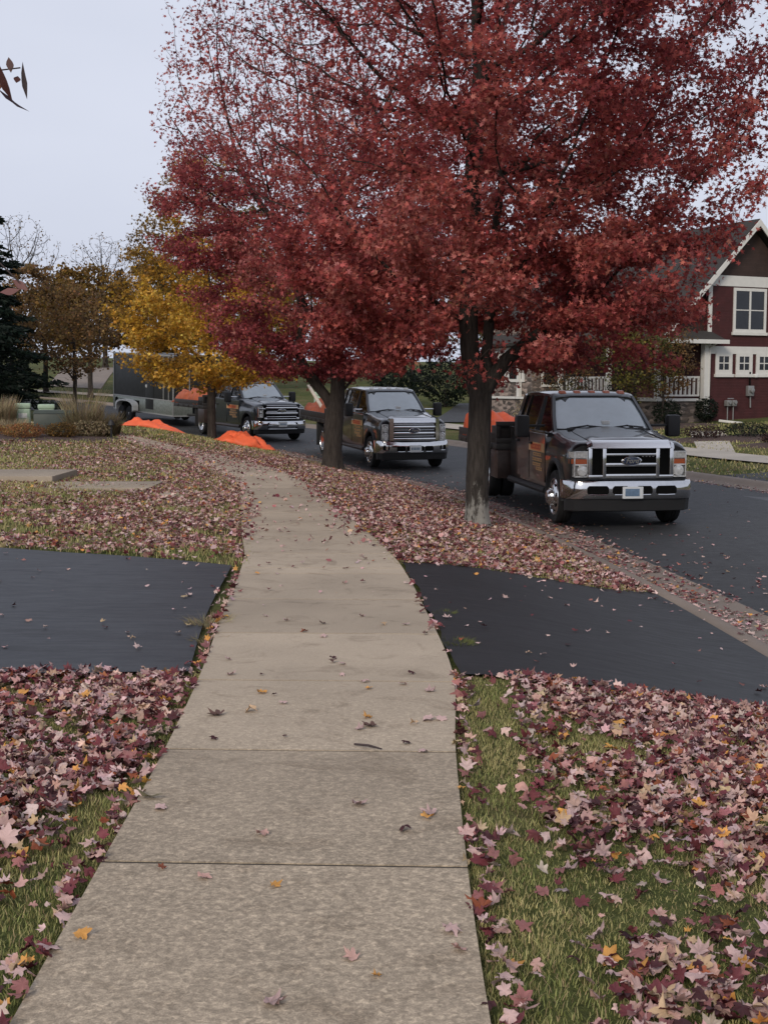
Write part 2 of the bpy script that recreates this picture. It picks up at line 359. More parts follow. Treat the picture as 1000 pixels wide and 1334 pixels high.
# walk of three stepped slabs climbing the left lawn
for x0,x1,y0,y1,dz,th,lab in ((-12.5,-5.62,22.1,23.9,.09,.17,'long raised tan concrete slab at the top of the stepped garden walk'),
                              (-5.55,-3.78,20.9,22.3,.05,.13,'short tan concrete slab in the middle of the stepped garden walk'),
                              (-3.45,-2.30,19.7,20.6,.03,.10,'leaf covered concrete slab of the garden walk nearest the sidewalk')):
    z=h1((x0+x1)/2 if x1-x0<4 else x1-1.5,(y0+y1)/2)
    o=MB().box(x0,x1,y0,y1,z+dz-th,z+dz,.02).build('walkway_slab',M_SLAB); tag(o,lab,'concrete slab','slabs of the stepped garden walk')
# across the street: front walk, far driveway
def quad_sheet(name,c,material,dz=.03,n=10):
    c=[np.array(p,float) for p in c]
    sheet(name,lambda u,v:tuple((c[0]*(1-u)+c[1]*u)*(1-v)+(c[3]*(1-u)+c[2]*u)*v),n,n,dz,material)
quad_sheet('path',[(9.1,37.6),(10.0,37.0),(12.1,46.5),(11.0,47.2)],M_FAR)
quad_sheet('road_patch',[(6.0,26.3),(5.85,27.6),(9.2,24.6),(9.4,23.4)],asphalt('patched_asphalt',(.05,.052,.056),(.085,.087,.092),.6,.5),.13,16)
quad_sheet('driveway',[(8.35,28.0),(7.9,31.0),(11.5,31.9),(12.2,28.6)],M_ROAD,.02)
quad_sheet('driveway',[(-22,86),(-18,83.5),(-24,118),(-29,119)],M_CONC,.03)
quad_sheet('driveway',[(2,56.6),(5.5,55),(8,69),(4,70)],M_ROAD,.03)
# ------------------------------------------------------------------ trucks
M_PAINT={1:mat('charcoal_metallic_paint',(.0085,.0085,.010),.30,.2,.3,coat=.85,rvar=.05,vs=3),2:mat('graphite_metallic_paint',(.016,.018,.023),.30,.4,.3,coat=1,rvar=.05,vs=3),
         3:mat('slate_metallic_paint',(.030,.033,.041),.30,.5,.3,coat=1,rvar=.05,vs=3)}
M_CHROME=mat('chrome',(.60,.60,.61),.10,1,var=.08,vs=14,rvar=.06)
M_SATIN=mat('bright_trim',(.82,.82,.83),.34,.9)
M_BLACK=mat('black_plastic',(.010,.010,.011),.62,bump=.1,bs=200)
M_VOID=mat('black_void',(.004,.004,.004),.9,spec=.1)
M_TYRE=mat('tyre_rubber',(.014,.014,.015),.8,spec=.25,var=.35,vs=12)
M_STEEL=mat('polished_wheel',(.66,.66,.66),.2,1,var=.1,vs=20)
M_GLASS=mat('windscreen_glass',(.24,.28,.295),.06,0,.5,ior=2.7,var=.12,vs=2.5)  # pale blue-grey base colour paints in the sky's reflection
M_DGLASS=mat('tinted_glass',(.006,.007,.008),.05,0,.5)
M_LENS=mat('lamp_lens',(.58,.58,.57),.12,.25,var=.3,vs=30)
M_LENSD=mat('lamp_chamber',(.24,.24,.24),.15,.2,var=.6,vs=25)
M_AMBER=mat('amber_lens',(.36,.07,.015),.25,0,coat=.5)
M_AMBERL=mat('cab_lamp_lens',(.5,.16,.09),.3)
M_WHITE=mat('white_enamel',(.62,.62,.60),.45,var=.08)
M_PLATEB=mat('plate_blue',(.10,.16,.24),.5,var=.2,vs=30)
M_PLATEW=mat('plate_white',(.55,.57,.58),.5)
M_BED=mat('flatbed_paint',(.018,.015,.014),.5,var=.4,vs=5,bump=.1)
M_BOX=mat('toolbox_paint',(.045,.030,.026),.35,.35,var=.4,vs=7,rvar=.1)
M_ORANGE=mat('orange_tarp',(.72,.118,.040),.62,var=.16,vs=3,bump=.15,bs=30)
M_RUST=mat('rust_orange_tarp',(.36,.085,.034),.65,var=.25,vs=4,bump=.15,bs=30)
M_SIGNO=mat('sign_orange',(.62,.17,.05),.5,var=.15,vs=20)
M_SIGNT=mat('sign_tan',(.55,.32,.15),.5,var=.15,vs=20)
M_SIGNR=mat('sign_red',(.42,.05,.02),.5)
M_OVAL=mat('badge_blue',(.012,.022,.06),.25,0,coat=1)
M_WOOD=mat('pale_timber',(.60,.52,.42),.7,var=.2,vs=9,stretch=(1,1,1))
def text_mesh(body,size,shear=.0,ext=.004,bold=.0):
    cu=bpy.data.curves.new('lettering','FONT'); cu.body=body; cu.size=size; cu.shear=shear; cu.extrude=ext; cu.offset=bold
    cu.align_x='CENTER'; cu.align_y='CENTER'; cu.resolution_u=3
    o=bpy.data.objects.new('lettering',cu); C.objects.link(o)
    me=bpy.data.meshes.new_from_object(o.evaluated_get(bpy.context.evaluated_depsgraph_get()))
    bpy.data.objects.remove(o); bpy.data.curves.remove(cu); return me
BADGE=text_mesh('Ford',.105,.35,.004,.002)
def wheel(parent,b,y,out,rear=False,r=.405):
    """out = +1 / -1: which side faces outwards"""
    w=MB().lathe([(.27,-.11),(.35,-.12),(.385,-.115),(r,-.085),(r,-.03),(r-.012,-.028),(r-.012,-.02),(r,-.018),(r,.018),(r-.012,.02),(r-.012,.028),(r,.03),(r,.085),(.385,.115),(.35,.122),(.33,.116),(.27,.10),(.26,0)],(-b,y,r),'y',36,out).build('wheel',M_TYRE,parent)
    q=-1 if rear else 1
    if rear: prof=[(.285,.105),(.27,.118),(.262,.10),(.245,-.02),(.20,-.06),(.135,-.05),(.12,.0),(.10,.03),(.055,.035),(.0,.036)]
    else:    prof=[(.285,.105),(.275,.122),(.262,.112),(.24,.10),(.20,.135),(.15,.15),(.125,.15),(.115,.20),(.09,.235),(.05,.245),(.0,.246)]
    rm=MB().lathe([(.0,-.02)]+prof,(-b,y,r),'y',32,out); n0=len(rm.f)
    for k in range(8):
        t=2*math.pi*k/8+.2; rr=.212; off=-.045 if rear else .128
        rm.lathe([(.0,-.004),(.030,-.004),(.030,.004),(.0,.005)],(-b+rr*math.cos(t),y+out*off,r+rr*math.sin(t)),'y',10,out)
    n1=len(rm.f)
    for k in range(10):
        t=2*math.pi*k/10; off=-.03 if rear else .17
        rm.lathe([(.0,-.03),(.012,-.03),(.012,.02),(.0,.022)],(-b+.135*math.cos(t),y+out*off,r+.135*math.sin(t)),'y',6,out)
    rim=rm.build('rim',M_STEEL,w); rim.data.materials.append(M_VOID)
    for q in rim.data.polygons:
        if n0<=q.index<n1: q.material_index=1
    return w
def cab_sections():
    bs=[.24,.26,.30,.38,.47,.50]+[.52+.05*i for i in range(21)]+[1.545,1.6,1.62,1.75,1.88,1.96,2.4,3.2,4.0,4.6,4.75]
    secs=[]
    for b in bs:
        w=np.interp(b,[.24,.28,.4,.65,1.0,1.5,4.4,4.75],[.935,.955,.98,.992,.995,.985,.985,.965])
        zt=np.interp(b,[.24,.26,.32,.7,1.2,1.6,1.88,1.96,4.75],[1.22,1.24,1.268,1.305,1.35,1.40,1.405,1.37,1.36])
        dd=abs(b-1.02); arch=.41+math.sqrt(max(0,.53**2-dd*dd)) if dd<.53 else 0
        zb=max(.50 if b<1.6 else .46,arch)
        q=[(w-.015,zb)]
        for yy,zz in ((w,.76),(w,1.02),(w-.022,1.14),(w-.075,zt-.055),(w-.17,zt-.012),(w-.30,zt-.006),(.60,zt+.004),(.52,zt+.032),(.25,zt+.045),(0,zt+.048)):
            q.append((yy,max(zz,zb+.012*len(q))))
        full=[(-b,y,z) for y,z in q]+[(-b,-y,z) for y,z in q[-2::-1]]
        secs.append(full)
    return secs
def rect_frame(mb,b0,b1,y0,y1,z0,z1,t,bev=.01):
    mb.box(-b1,-b0,y0,y1,z0,z0+t,bev); mb.box(-b1,-b0,y0,y1,z1-t,z1,bev); mb.box(-b1,-b0,y0,y0+t,z0,z1,bev); mb.box(-b1,-b0,y1-t,y1,z0,z1,bev)
def glyphs(mb,b0,b1,z0,z1,y,n,seed):
    """a row of small block marks, standing in for lettering too small to read"""
    r=random.Random(seed); w=(b1-b0)/n
    for k in range(n):
        a=b0+k*w+.1*w; e=a+.72*w; h=z1-z0
        mb.box(-e,-a,y-.002,y+.004,z0,z0+h*.24); mb.box(-e,-a,y-.002,y+.004,z1-h*.24,z1)
        c=r.choice([a,e-.22*w,(a+e)/2-.11*w]); mb.box(-c-.24*w,-c,y-.0015,y+.0045,z0+.1*h,z1-.1*h)
def make_truck(style,loc,psi,pitch,label,bed_end,axle2):
    P=M_PAINT[style]
    T=empty('flatbed_truck',loc,(0,pitch,rad(psi-90)),label,'truck','dark crew cab flatbed trucks parked along the kerb'); T.scale=(1,.985 if style==1 else .965,1.06 if style==1 else 1.05)
    body=MB().loft(cab_sections(),False,False)
    s0=cab_sections(); body.add(s0[-1],[tuple(range(len(s0[-1])))]); body.add(s0[0],[tuple(range(len(s0[0])))])
    body.build('cab',P,T,50)
    # crease lines of the bonnet, cowl
    MB().box(-1.68,-1.54,-.66,.66,1.36,1.428,.02).build('cowl',M_BLACK,T)
    for s in(-1,1): MB().tube([(-1.5,s*.625,1.388),(-1.2,s*.625,1.352),(-.7,s*.625,1.307),(-.34,s*.625,1.273)],.006,5).build('hood_seam',M_VOID,T)
    MB().box(-4.7,-.30,-.62,.62,.42,1.05,.03).build('chassis',M_VOID,T)
    # greenhouse
    ring0=[(1.66,-.60),(1.80,-.86),(4.70,-.89),(4.74,-.80),(4.74,.80),(4.70,.89),(1.80,.86),(1.66,.60)]
    ring1=[(2.42,-.52),(2.50,-.70),(4.58,-.715),(4.62,-.66),(4.62,.66),(4.58,.715),(2.50,.70),(2.42,.52)]
    g=MB().loft([[(-b,y*.985,1.34) for b,y in ring0],[(-b,y*.985,1.93) for b,y in ring1]],True,True); g.build('window',M_DGLASS,T)
    # windscreen: curved sheet proud of the greenhouse front
    n=12; S=[]
    for i in range(n+1):
        t=-1+2*i/n; bow=.13*t*t+.05*t**6
        S.append([(-(1.615+bow),t*.855,1.395),(-(1.86+bow*.9),t*.815,1.57),(-(2.12+bow*.8),t*.765,1.755),(-(2.355+bow*.7),t*.71,1.905)])
    MB().loft(S,False,False).build('windshield',M_GLASS,T,60)
    fr=MB(); fr.tube([q[0] for q in S],.022,6); fr.tube([q[-1] for q in S],.022,6)
    fr.build('windshield_seal',M_BLACK,T)
    for ya,yb in((-.62,-.02),(.06,.66)):
        wp=MB(); wp.tube([(-1.60,ya,1.425),(-1.60,(ya+yb)/2,1.462),(-1.625,yb,1.435)],.012,5); wp.tube([(-1.58,(ya+yb)/2+.18,1.40),(-1.60,(ya+yb)/2,1.47)],.012,5); wp.build('wiper',M_BLACK,T)
    pap=MB().box(-1.85,-1.735,-.02,.11,1.47,1.535,.008); pap.build('dashboard_paper',M_WHITE,T)
    # pillars
    pl=MB()
    for s in(-1,1):
        pl.loft([[(-b-db,s*(y+dy),z) for db,dy in((-.045,-.03),(-.03,.022),(.05,.028),(.06,.0))] for b,y,z in((1.70,.845,1.36),(2.08,.785,1.63),(2.46,.70,1.92))],True,True)
        for b0,b1 in((3.02,3.00),(4.12,4.05)):
            pl.loft([[(-b+db,s*(y+dy),z) for db,dy in((-.05,-.02),(-.05,.018),(.05,.018),(.05,-.02))] for b,y,z in((b0,.878,1.35),(b1,.705,1.92))],True,True)
        pl.loft([[(-b+db,s*(y+dy),z) for db,dy in((-.16,-.06),(-.16,.014),(.10,.018),(.10,-.04))] for b,y,z in((4.60,.885,1.35),(4.50,.71,1.92))],True,True)
        pl.box(-4.72,-1.72,s*.955-.05,s*.955+.0,1.325,1.372,.015)
    pl.build('pillar',P,T)
    rf=[]
    for b,z,w in((2.37,1.905,.66),(2.44,1.945,.70),(2.60,1.972,.72),(3.4,1.995,.725),(4.3,1.985,.72),(4.60,1.955,.705),(4.68,1.91,.67)):
        rf.append([(-b,y*w,z-dz) for y,dz in((-1.03,.06),(-1.015,.022),(-.9,.002),(-.5,-.012),(0,-.018),(.5,-.012),(.9,.002),(1.015,.022),(1.03,.06),(.9,.075),(-.9,.075))])
    MB().loft(rf,True,True).build('roof',P,T,50)
    for y in(-.52,-.26,0,.26,.52) if style<3 else (-.5,-.25,0,.25,.5):
        MB().loft([[(-2.46,y-.055,1.955),(-2.46,y+.055,1.955),(-2.60,y+.06,1.978),(-2.60,y-.06,1.978)],[(-2.49,y-.042,2.0),(-2.49,y+.042,2.0),(-2.58,y+.045,2.006),(-2.58,y-.045,2.006)]],True,True).build('cab_lamp',M_AMBERL if style==1 else M_WHITE if style==2 else M_AMBERL,T)
    # doors with handles, belt trim and steps
    for s in(-1,1):
        for b0,b1 in((1.80,2.98),(3.04,4.14)):
            d=MB(); poly=[(-b0,.56),(-b1,.56),(-b1,1.32),(-b0,1.32)]
            a,c=(s*.978,s*.992); d.prism(poly,min(a,c),max(a,c),'y'); dr=d.build('door',P,T)
            MB().box(-b1+.06,-b1+.26,min(s*.99,s*1.03),max(s*.99,s*1.03),1.13,1.17,.012).build('handle',M_BLACK if style!=2 else M_CHROME,dr)
        MB().tube([(-1.72,s*.99,.44),(-4.7,s*.99,.44)],.055,8).build('running_board',M_BLACK if style==1 else M_BOX,T)
        MB().tube([(-1.02-.545*math.cos(t),s*.985,.41+.545*math.sin(t)) for t in np.linspace(-.05,math.pi+.05,20)],[.05]*20,8).build('wheel_flare',M_BLACK,T)
        # tow mirror
        mr=MB().box(-2.20,-1.98,min(s*1.21,s*1.44),max(s*1.21,s*1.44),1.27,1.62,.05).build('mirror',M_BLACK,T)
        MB().box(-2.10,-2.04,min(s*.93,s*1.24),max(s*.93,s*1.24),1.43,1.47,.01).build('mirror_arm',M_BLACK if style==1 else M_CHROME,mr)
        MB().box(-2.205,-2.20,min(s*1.235,s*1.415),max(s*1.235,s*1.415),1.36,1.58).build('mirror_glass',M_LENS,mr)
        wheel(T,1.02,s*.90,s); wheel(T,axle2,s*1.03,s,True)
        MB().lathe([(.28,-.115),(.385,-.115),(.405,-.085),(.405,.085),(.385,.115),(.28,.115)],(-axle2,s*.76,.405),'y',30,s).build('wheel',M_TYRE,T)
    # the marks on the kerbside door: one boxed line and three short lines below
    y=-.993
    sg=MB(); sg.box(-3.02,-1.84,y-.004,y+.001,1.03,1.17); sn=sg.build('door_sign',M_SIGNT,T)
    o2=MB(); o2.box(-2.86,-2.06,y-.006,y-.001,1.045,1.155); o2.build('sign_panel',M_SIGNO,sn)
    g2=MB(); glyphs(g2,2.1,2.82,1.065,1.14,y-.007,8,style); g2.build('sign_lettering',M_SIGNR,sn)
    for k,(b0,b1,z) in enumerate(((2.05,2.66,.955),(2.0,2.74,.875),(2.10,2.70,.795),(2.0,2.45,.73))):
        g3=MB(); glyphs(g3,b0,b1,z,z+.05,y-.003,9,style*7+k); g3.build('sign_lettering',M_SIGNT,sn)
    # -------- front end
    gr=None
    if style==1:
        back=MB().box(-.30,-.145,-.67,.67,.74,1.20); gr=back.build('grille',M_VOID,T)
        c=MB(); MB().loft([[(-.12,y,1.165),(-.085,y,1.178),(-.11,y,1.225),(-.16,y,1.272),(-.24,y,1.292),(-.24,y,1.165)] for y in(-.63,.63)],True,True).build('hood_trim',M_SATIN,gr)
        for s in(-1,1):
            c.loft([[(-.12,s*.63,1.165),(-.095,s*.63,1.19),(-.10,s*.63,1.235),(-.14,s*.63,1.275),(-.22,s*.63,1.288),(-.22,s*.63,1.165)],
                    [(-.15,s*.70,1.15),(-.135,s*.70,1.165),(-.14,s*.70,1.20),(-.17,s*.70,1.24),(-.25,s*.70,1.255),(-.25,s*.70,1.15)]],True,True)
            c.box(-.20,-.105,s*.43-.03,s*.43+.03,.745,1.20,.012); c.box(-.20,-.115,s*.655-.03,s*.655+.03,.745,1.19,.012)
            c.box(-.20,-.11,min(s*.41,s*.685),max(s*.41,s*.685),.735,.785,.012)
        c.box(-.20,-.115,-.42,.42,1.062,1.100,.010); c.box(-.20,-.105,-.42,.42,.905,.960,.014); c.box(-.20,-.11,-.42,.42,.735,.80,.014)
        for k in range(5): c.box(-.20,-.125,.18+k*.055,.21+k*.055,1.045,1.10,.004)
        c.build('grille_bar',M_CHROME,gr)
        ez=.99
    elif style==2:
        gr=MB().box(-.30,-.15,-.66,.66,.74,1.19).build('grille',M_VOID,T)
        c=MB()
        c.loft([[(-.12,y,1.155),(-.085,y,1.185),(-.10,y,1.24),(-.16,y,1.285),(-.24,y,1.295),(-.24,y,1.155)] for y in(-.60,-.3,0,.3,.60)],True,True)
        for s in(-1,1):
            c.loft([[(-.22,s*(.60),z1),(-.085,s*.60,z1),(-.12,s*.71,z1),(-.22,s*.73,z1)] for z1 in(.73,1.22,1.28)],True,True)
        c.box(-.20,-.10,-.62,.62,.725,.80,.02)
        for z in(1.02,.865): c.box(-.22,-.115,-.60,.60,z,z+.085,.025)
        for z in(1.125,.985,.83): c.box(-.22,-.14,-.58,.58,z,z+.018,.005)
        c.build('grille_bar',M_CHROME,gr); ez=.985
    else:
        gr=MB().box(-.30,-.15,-.72,.72,.70,1.20).build('grille',M_VOID,T)
        c=MB()
        for z,hh in((1.085,.075),(.90,.075)):
            c.box(-.22,-.09,-.64,.64,z,z+hh,.02)
        for z in(1.19,.99,.81,.74): c.box(-.22,-.12,-.60,.60,z,z+.03,.008)
        for s in(-1,1):
            c.box(-.22,-.10,min(s*.58,s*.70),max(s*.58,s*.70),.72,.80,.02); c.box(-.24,-.12,min(s*.52,s*.90),max(s*.52,s*.90),1.075,1.115,.012)
        c.build('grille_bar',M_CHROME,gr); ez=1.03
        MB().box(-.26,-.12,-.72,.72,1.195,1.27,.03).build('hood_lip',P,T)
    # oval badge with its script
    prof=[(0,0),(.98,0),(1.0,.012),(.90,.02),(.88,.014),(0,.016)]
    bd=MB()
    def oval(mb,sc,x):
        ring=[]
        for r,h in prof: ring.append([(x+h,.165*sc*r*math.cos(t),ez+.068*sc*r*math.sin(t)) for t in np.linspace(0,2*math.pi,29)[:-1]])
        mb.loft(ring,True,False)
    oval(bd,1,-.105); bo=bd.build('badge',M_CHROME,gr)
    b2=MB(); oval(b2,.84,-.092); b2.build('badge_field',M_OVAL,bo)
    tx=bpy.data.objects.new('lettering',BADGE); C.objects.link(tx); tx.parent=bo
    if not BADGE.materials: BADGE.materials.append(M_CHROME)
    tx.matrix_local=Matrix.Translation((-.070,0,ez))@Matrix(((0,0,1,0),(1,0,0,0),(0,1,0,0),(0,0,0,1)))
    # headlamps
    for s in(-1,1):
        lo,hi=(.69,.955) if style==1 else (.735,.955) if style==2 else (.72,.955)
        z0,z1=(.75,1.13) if style==1 else (.74,1.14) if style==2 else (.80,1.17)
        def Y(a,b_): return (min(s*a,s*b_),max(s*a,s*b_))
        hl=MB().loft([[(-.20,s*lo,z),(-.165,s*lo,z),(-.20,s*(hi-.06),z),(-.33,s*hi,z),(-.40,s*hi,z)] for z in(z0,z1)],True,True).build('headlight',M_LENSD,T)
        if style==1:
            q=MB(); q.loft([[(-.17,s*(lo+.012),z),(-.140,s*(lo+.012),z),(-.172,s*(hi-.055),z),(-.29,s*hi,z),(-.31,s*hi,z)] for z in(1.03,1.118)],True,True)
            q.lathe([(.0,.0),(.075,.0),(.085,.03),(.07,.045),(0,.05)],(-.165,s*(lo+.085),.845),'x',16)
            rect_frame(q,.145,.20,*Y(lo,hi-.05),z0,z1,.016,.004); q.box(-.20,-.15,*Y(lo,hi-.05),.922,.942,.004)
            q.build('lamp_reflector',M_LENS,hl)
            MB().loft([[(-.17,s*(lo+.012),z),(-.142,s*(lo+.012),z),(-.174,s*(hi-.055),z),(-.295,s*(hi+.004),z),(-.32,s*hi,z)] for z in(.945,1.015)],True,True).build('turn_signal',M_AMBER,hl)
        elif style==2:
            q=MB()
            for zc,rr in((.845,.075),(1.02,.07)): q.lathe([(.0,.0),(rr,.0),(rr+.012,.035),(rr-.01,.05),(rr*.6,.02),(0,.035)],(-.175,s*(lo+.085),zc),'x',18)
            rect_frame(q,.15,.20,*Y(lo,hi-.05),z0,z1,.02,.005); q.build('lamp_reflector',M_LENS,hl)
        else:
            q=MB()
            for zc in(.86,1.0): q.lathe([(.0,.0),(.05,.0),(.06,.03),(.045,.04),(0,.035)],(-.18,s*(lo+.09),zc),'x',14)
            rect_frame(q,.15,.20,*Y(lo,hi-.05),z0,z1,.022,.005); q.build('lamp_reflector',M_LENS,hl)
            MB().box(-.25,-.185,*Y(hi-.07,hi-.045),.82,1.1,.005).build('turn_signal',M_AMBER,hl)
    # bumper, openings, air dam, plate
    bp=[]
    bz0,bz1=(.435,.705) if style==1 else (.42,.70) if style==2 else (.40,.69)
    for y in(-1.035,-1.0,-.92,-.78,-.4,0,.4,.78,.92,1.0,1.035):
        k=np.interp(abs(y),[0,.4,.78,.92,1.0,1.035],[0,.012,.05,.10,.20,.34])
        up=.03 if style==2 and abs(y)>.75 else 0
        bp.append([(-k-.03,y,bz0),(-k,y,bz0+.04),(-k,y,bz1-.07+up),(-k-.025,y,bz1-.01+up),(-k-.06,y,bz1+up),(-k-.18,y,bz1+up),(-k-.18,y,bz0)])
    bm_=MB().loft(bp,True,True).build('bumper',M_CHROME if style!=3 else M_CHROME,T,50)
    op=MB(); lips=MB()
    spans={1:((-.72,-.38,.50,.63),(-.32,.32,.50,.63),(.38,.72,.50,.63)),2:((-.90,-.72,.49,.62),(-.52,-.27,.46,.60),(-.25,.25,.46,.60),(.27,.52,.46,.60),(.72,.90,.49,.62)),3:((-.60,.60,.55,.64),(-.60,.60,.42,.49))}[style]
    for y0,y1,z0,z1 in spans:
        k0,k1=[np.interp(abs(y),[0,.4,.78,.92,1.0],[0,.012,.05,.10,.20])-.003 for y in(y0,y1)]
        c=.03
        R=[(y0+c,z0),(y1-c,z0),(y1,z0+c),(y1,z1-c),(y1-c,z1),(y0+c,z1),(y0,z1-c),(y0,z0+c)]
        f=lambda y:-(k0+(k1-k0)*(y-y0)/(y1-y0))
        op.loft([[(f(y)-.05,y,z) for y,z in R],[(f(y)+.004,y,z) for y,z in R]],True,True)
        lips.tube([(f(y0+c)+.006,y0+c,z0),(f((y0+y1)/2)+.008,(y0+y1)/2,z0-.004),(f(y1-c)+.006,y1-c,z0)],.012,6)
    op.build('bumper_opening',M_VOID,bm_); lips.build('bumper_lip',M_CHROME,bm_)
    if style==3: MB().box(-.22,-.115,-.98,-.70,.52,.64,.02).build('bumper_reflector',M_AMBER,bm_)
    dam=[]
    for y in(-1.0,-.9,-.5,0,.5,.9,1.0):
        k=np.interp(abs(y),[0,.5,.9,1.0],[.06,.07,.14,.26]); dam.append([(-k,y,.43),(-k-.04,y,.26),(-k-.14,y,.24),(-k-.16,y,.43)])
    MB().loft(dam,True,True).build('air_dam',M_BLACK,T)
    pz=.455 if style!=3 else .50
    pt=MB().box(-.02,.018,-.165,.165,pz-.01,pz+.165,.008).build('license_plate',M_PLATEW,bm_)
    if style==1: MB().box(-.01,.021,-.125,.105,pz+.025,pz+.135,.004).build('plate_field',M_PLATEB,pt)
    else:
        gm=MB(); rr=random.Random(style)
        for k in range(6): gm.box(.017,.0205,-.12+k*.042,-.12+k*.042+.026,pz+.045,pz+.11)
        gm.build('plate_character',M_PLATEB,pt)
    # -------- flatbed
    e=bed_end
    MB().box(-e+.1,-4.6,-.42,.42,.62,.86,.02).build('frame_rail',M_VOID,T)
    deck=MB().box(-e,-5.0,-1.20,1.20,.93,1.05,.015)
    for k in range(int((e-5.2)/.6)): deck.box(-5.5-k*.6,-5.42-k*.6,-1.225,-1.20,.94,1.03,.004)
    deck.build('deck',M_BED,T)
    hb=MB(); hb.box(-5.08,-5.0,-1.2,1.2,1.05,1.14,.01); hb.box(-5.08,-5.0,-1.2,1.2,1.36,1.44,.01)
    for k in range(9): hb.box(-5.075,-5.005,-1.2+k*.29,-1.12+k*.29,1.14,1.36,.006)
    hb.build('headboard',M_BED,T)
    sd_=MB()
    for s in(-1,1):
        sd_.box(-e+.02,-5.09,min(s*1.14,s*1.19),max(s*1.14,s*1.19),1.05,1.22,.008)
    sd_.box(-5.55,-5.09,-1.19,-.85,1.05,1.36,.012)
    sd_.build('side_board',M_BED,T)
    MB().box(-5.60,-4.90,-1.19,-.70,.42,.925,.015).build('toolbox',M_BOX,T)
    for s in(-1,1): MB().box(-axle2-.62,-axle2-.58,min(s*.62,s*1.18),max(s*.62,s*1.18),.25,.92,.006).build('mud_flap',M_BLACK,T)
    
    for y in(-.95,.95): MB().box(-e-.03,-e,y-.15,y+.15,.95,1.03,.008).build('tail_light',M_AMBER,T)
    return T
def tz(x,y): s,d=sd(x,y); return float(road_z(s,d)[0])
def truck_at(style,x,y,psi,label,bed_end,axle2):
    zf=tz(x-math.sin(rad(psi))*1.02,y+math.cos(rad(psi))*1.02); zb=tz(x-math.sin(rad(psi))*axle2,y+math.cos(rad(psi))*axle2)
    ph=math.atan2(zb-zf,axle2-1.02); return make_truck(style,(x,y,zf-1.02*math.tan(ph)+.012),psi,ph,label,bed_end,axle2)
T1=truck_at(1,3.84,20.1,6.0,'black crew cab flatbed truck with five orange roof lights, nearest the camera',9.5,6.25)
T2=truck_at(2,.83,34.4,16.0,'black flatbed truck with two bar chrome grille, behind the middle red maple trunk',9.0,6.0)
T3=truck_at(3,-3.58,46.4,28.0,'dark grey flatbed truck half under the yellow tree, in front of the trailer',8.4,5.35)
def drape(name,T,x0,x1,y0,y1,zbase,h,material,label,seed,cat='tarp',steep=5):
    """a heaped sheet with folds, lying on the deck of truck T or on the ground"""
    n,mm=34,26; rr=np.random.default_rng(seed); V=[]
    ph=rr.uniform(0,6.28,8); k=rr.uniform(2,7,8)
    for i in range(n+1):
        for j in range(mm+1):
            u,v=i/n,j/mm; x=x0+(x1-x0)*u; y=y0+(y1-y0)*v
            e=min(1,steep*u,steep*(1-u))**.6*min(1,steep*v,steep*(1-v))**.6
            f=.62+.16*math.sin(k[0]*u*2+ph[0]+2*v)+.13*math.sin(k[1]*v*2+ph[1]+2*u)+.10*math.sin(k[2]*3*(u+v)+ph[2])+.13*abs(math.sin(k[3]*2.2*(u-.6*v)+ph[3]))-.14*abs(math.sin(k[4]*2.0*(u+.8*v)+ph[6]+1.5*math.sin(4*v)))+.06*abs(math.sin(19*u+6*v+ph[7]))
            f+=.16*abs(math.sin(15*u+5*math.sin(6*v+ph[1])))-.12*abs(math.sin(12*v+4*math.sin(7*u+ph[2])))+rr.normal(0,.035); V.append((x+.03*math.sin(9*v+ph[4])+rr.normal(0,.008),y+.03*math.sin(11*u+ph[5])+rr.normal(0,.008),zbase+.012+h*max(0,e*f)))
    I=np.arange((n+1)*(mm+1)).reshape(n+1,mm+1); F=np.stack([I[:-1,:-1],I[1:,:-1],I[1:,1:],I[:-1,1:]],-1).reshape(-1,4)
    V=np.array(V)
    if T is not None:
        bpy.context.view_layer.update(); Mx=T.matrix_world
        V=np.array([Mx@Vector(p) for p in V])
    ctr=V.mean(0); ctr[2]=V[:,2].min()
    o=np_mesh(name,V-ctr,F,material,smooth=False); o.location=ctr
    sm=o.modifiers.new('thickness','SOLIDIFY'); sm.thickness=.012; sm.offset=1
    return tag(o,label,cat)
tag(drape('orange_tarp',T1,-9.45,-5.15,-1.15,1.15,1.05,.52,M_ORANGE,'bright orange tarp heaped on the bed of the nearest truck, behind the big maple trunk',3,steep=18),group='orange tarps')
tag(drape('orange_tarp',T2,-8.95,-5.15,-1.15,1.15,1.05,.5,M_RUST,'rust orange tarp on the bed of the middle truck, under two pale boards',4,steep=12),group='orange tarps')
tag(drape('orange_tarp',T3,-8.95,-5.15,-1.15,1.15,1.05,.52,M_RUST,'rust orange tarp on the bed of the farthest truck, in front of the trailer',5,steep=12),group='orange tarps')
# two pale boards leaning on the middle truck's load
bpy.context.view_layer.update()
for k,(y0,dx,lab) in enumerate(((-.98,0,'pale timber board leaning up over the middle truck bed, the longer of two'),(-.72,.5,'shorter pale timber board sticking up from the middle truck bed'))):
    L_=2.3-.5*k
    o=MB().box(-L_/2,L_/2,-.055,.055,-.02,.02,.004).build('timber_board',M_WOOD)
    o.matrix_world=T2.matrix_world@Matrix.Translation((-7.5+dx,y0,1.60-.06*k))@Matrix.Rotation(rad(19),4,'Y')
    tag(o,lab,'board','pale boards on the middle truck')
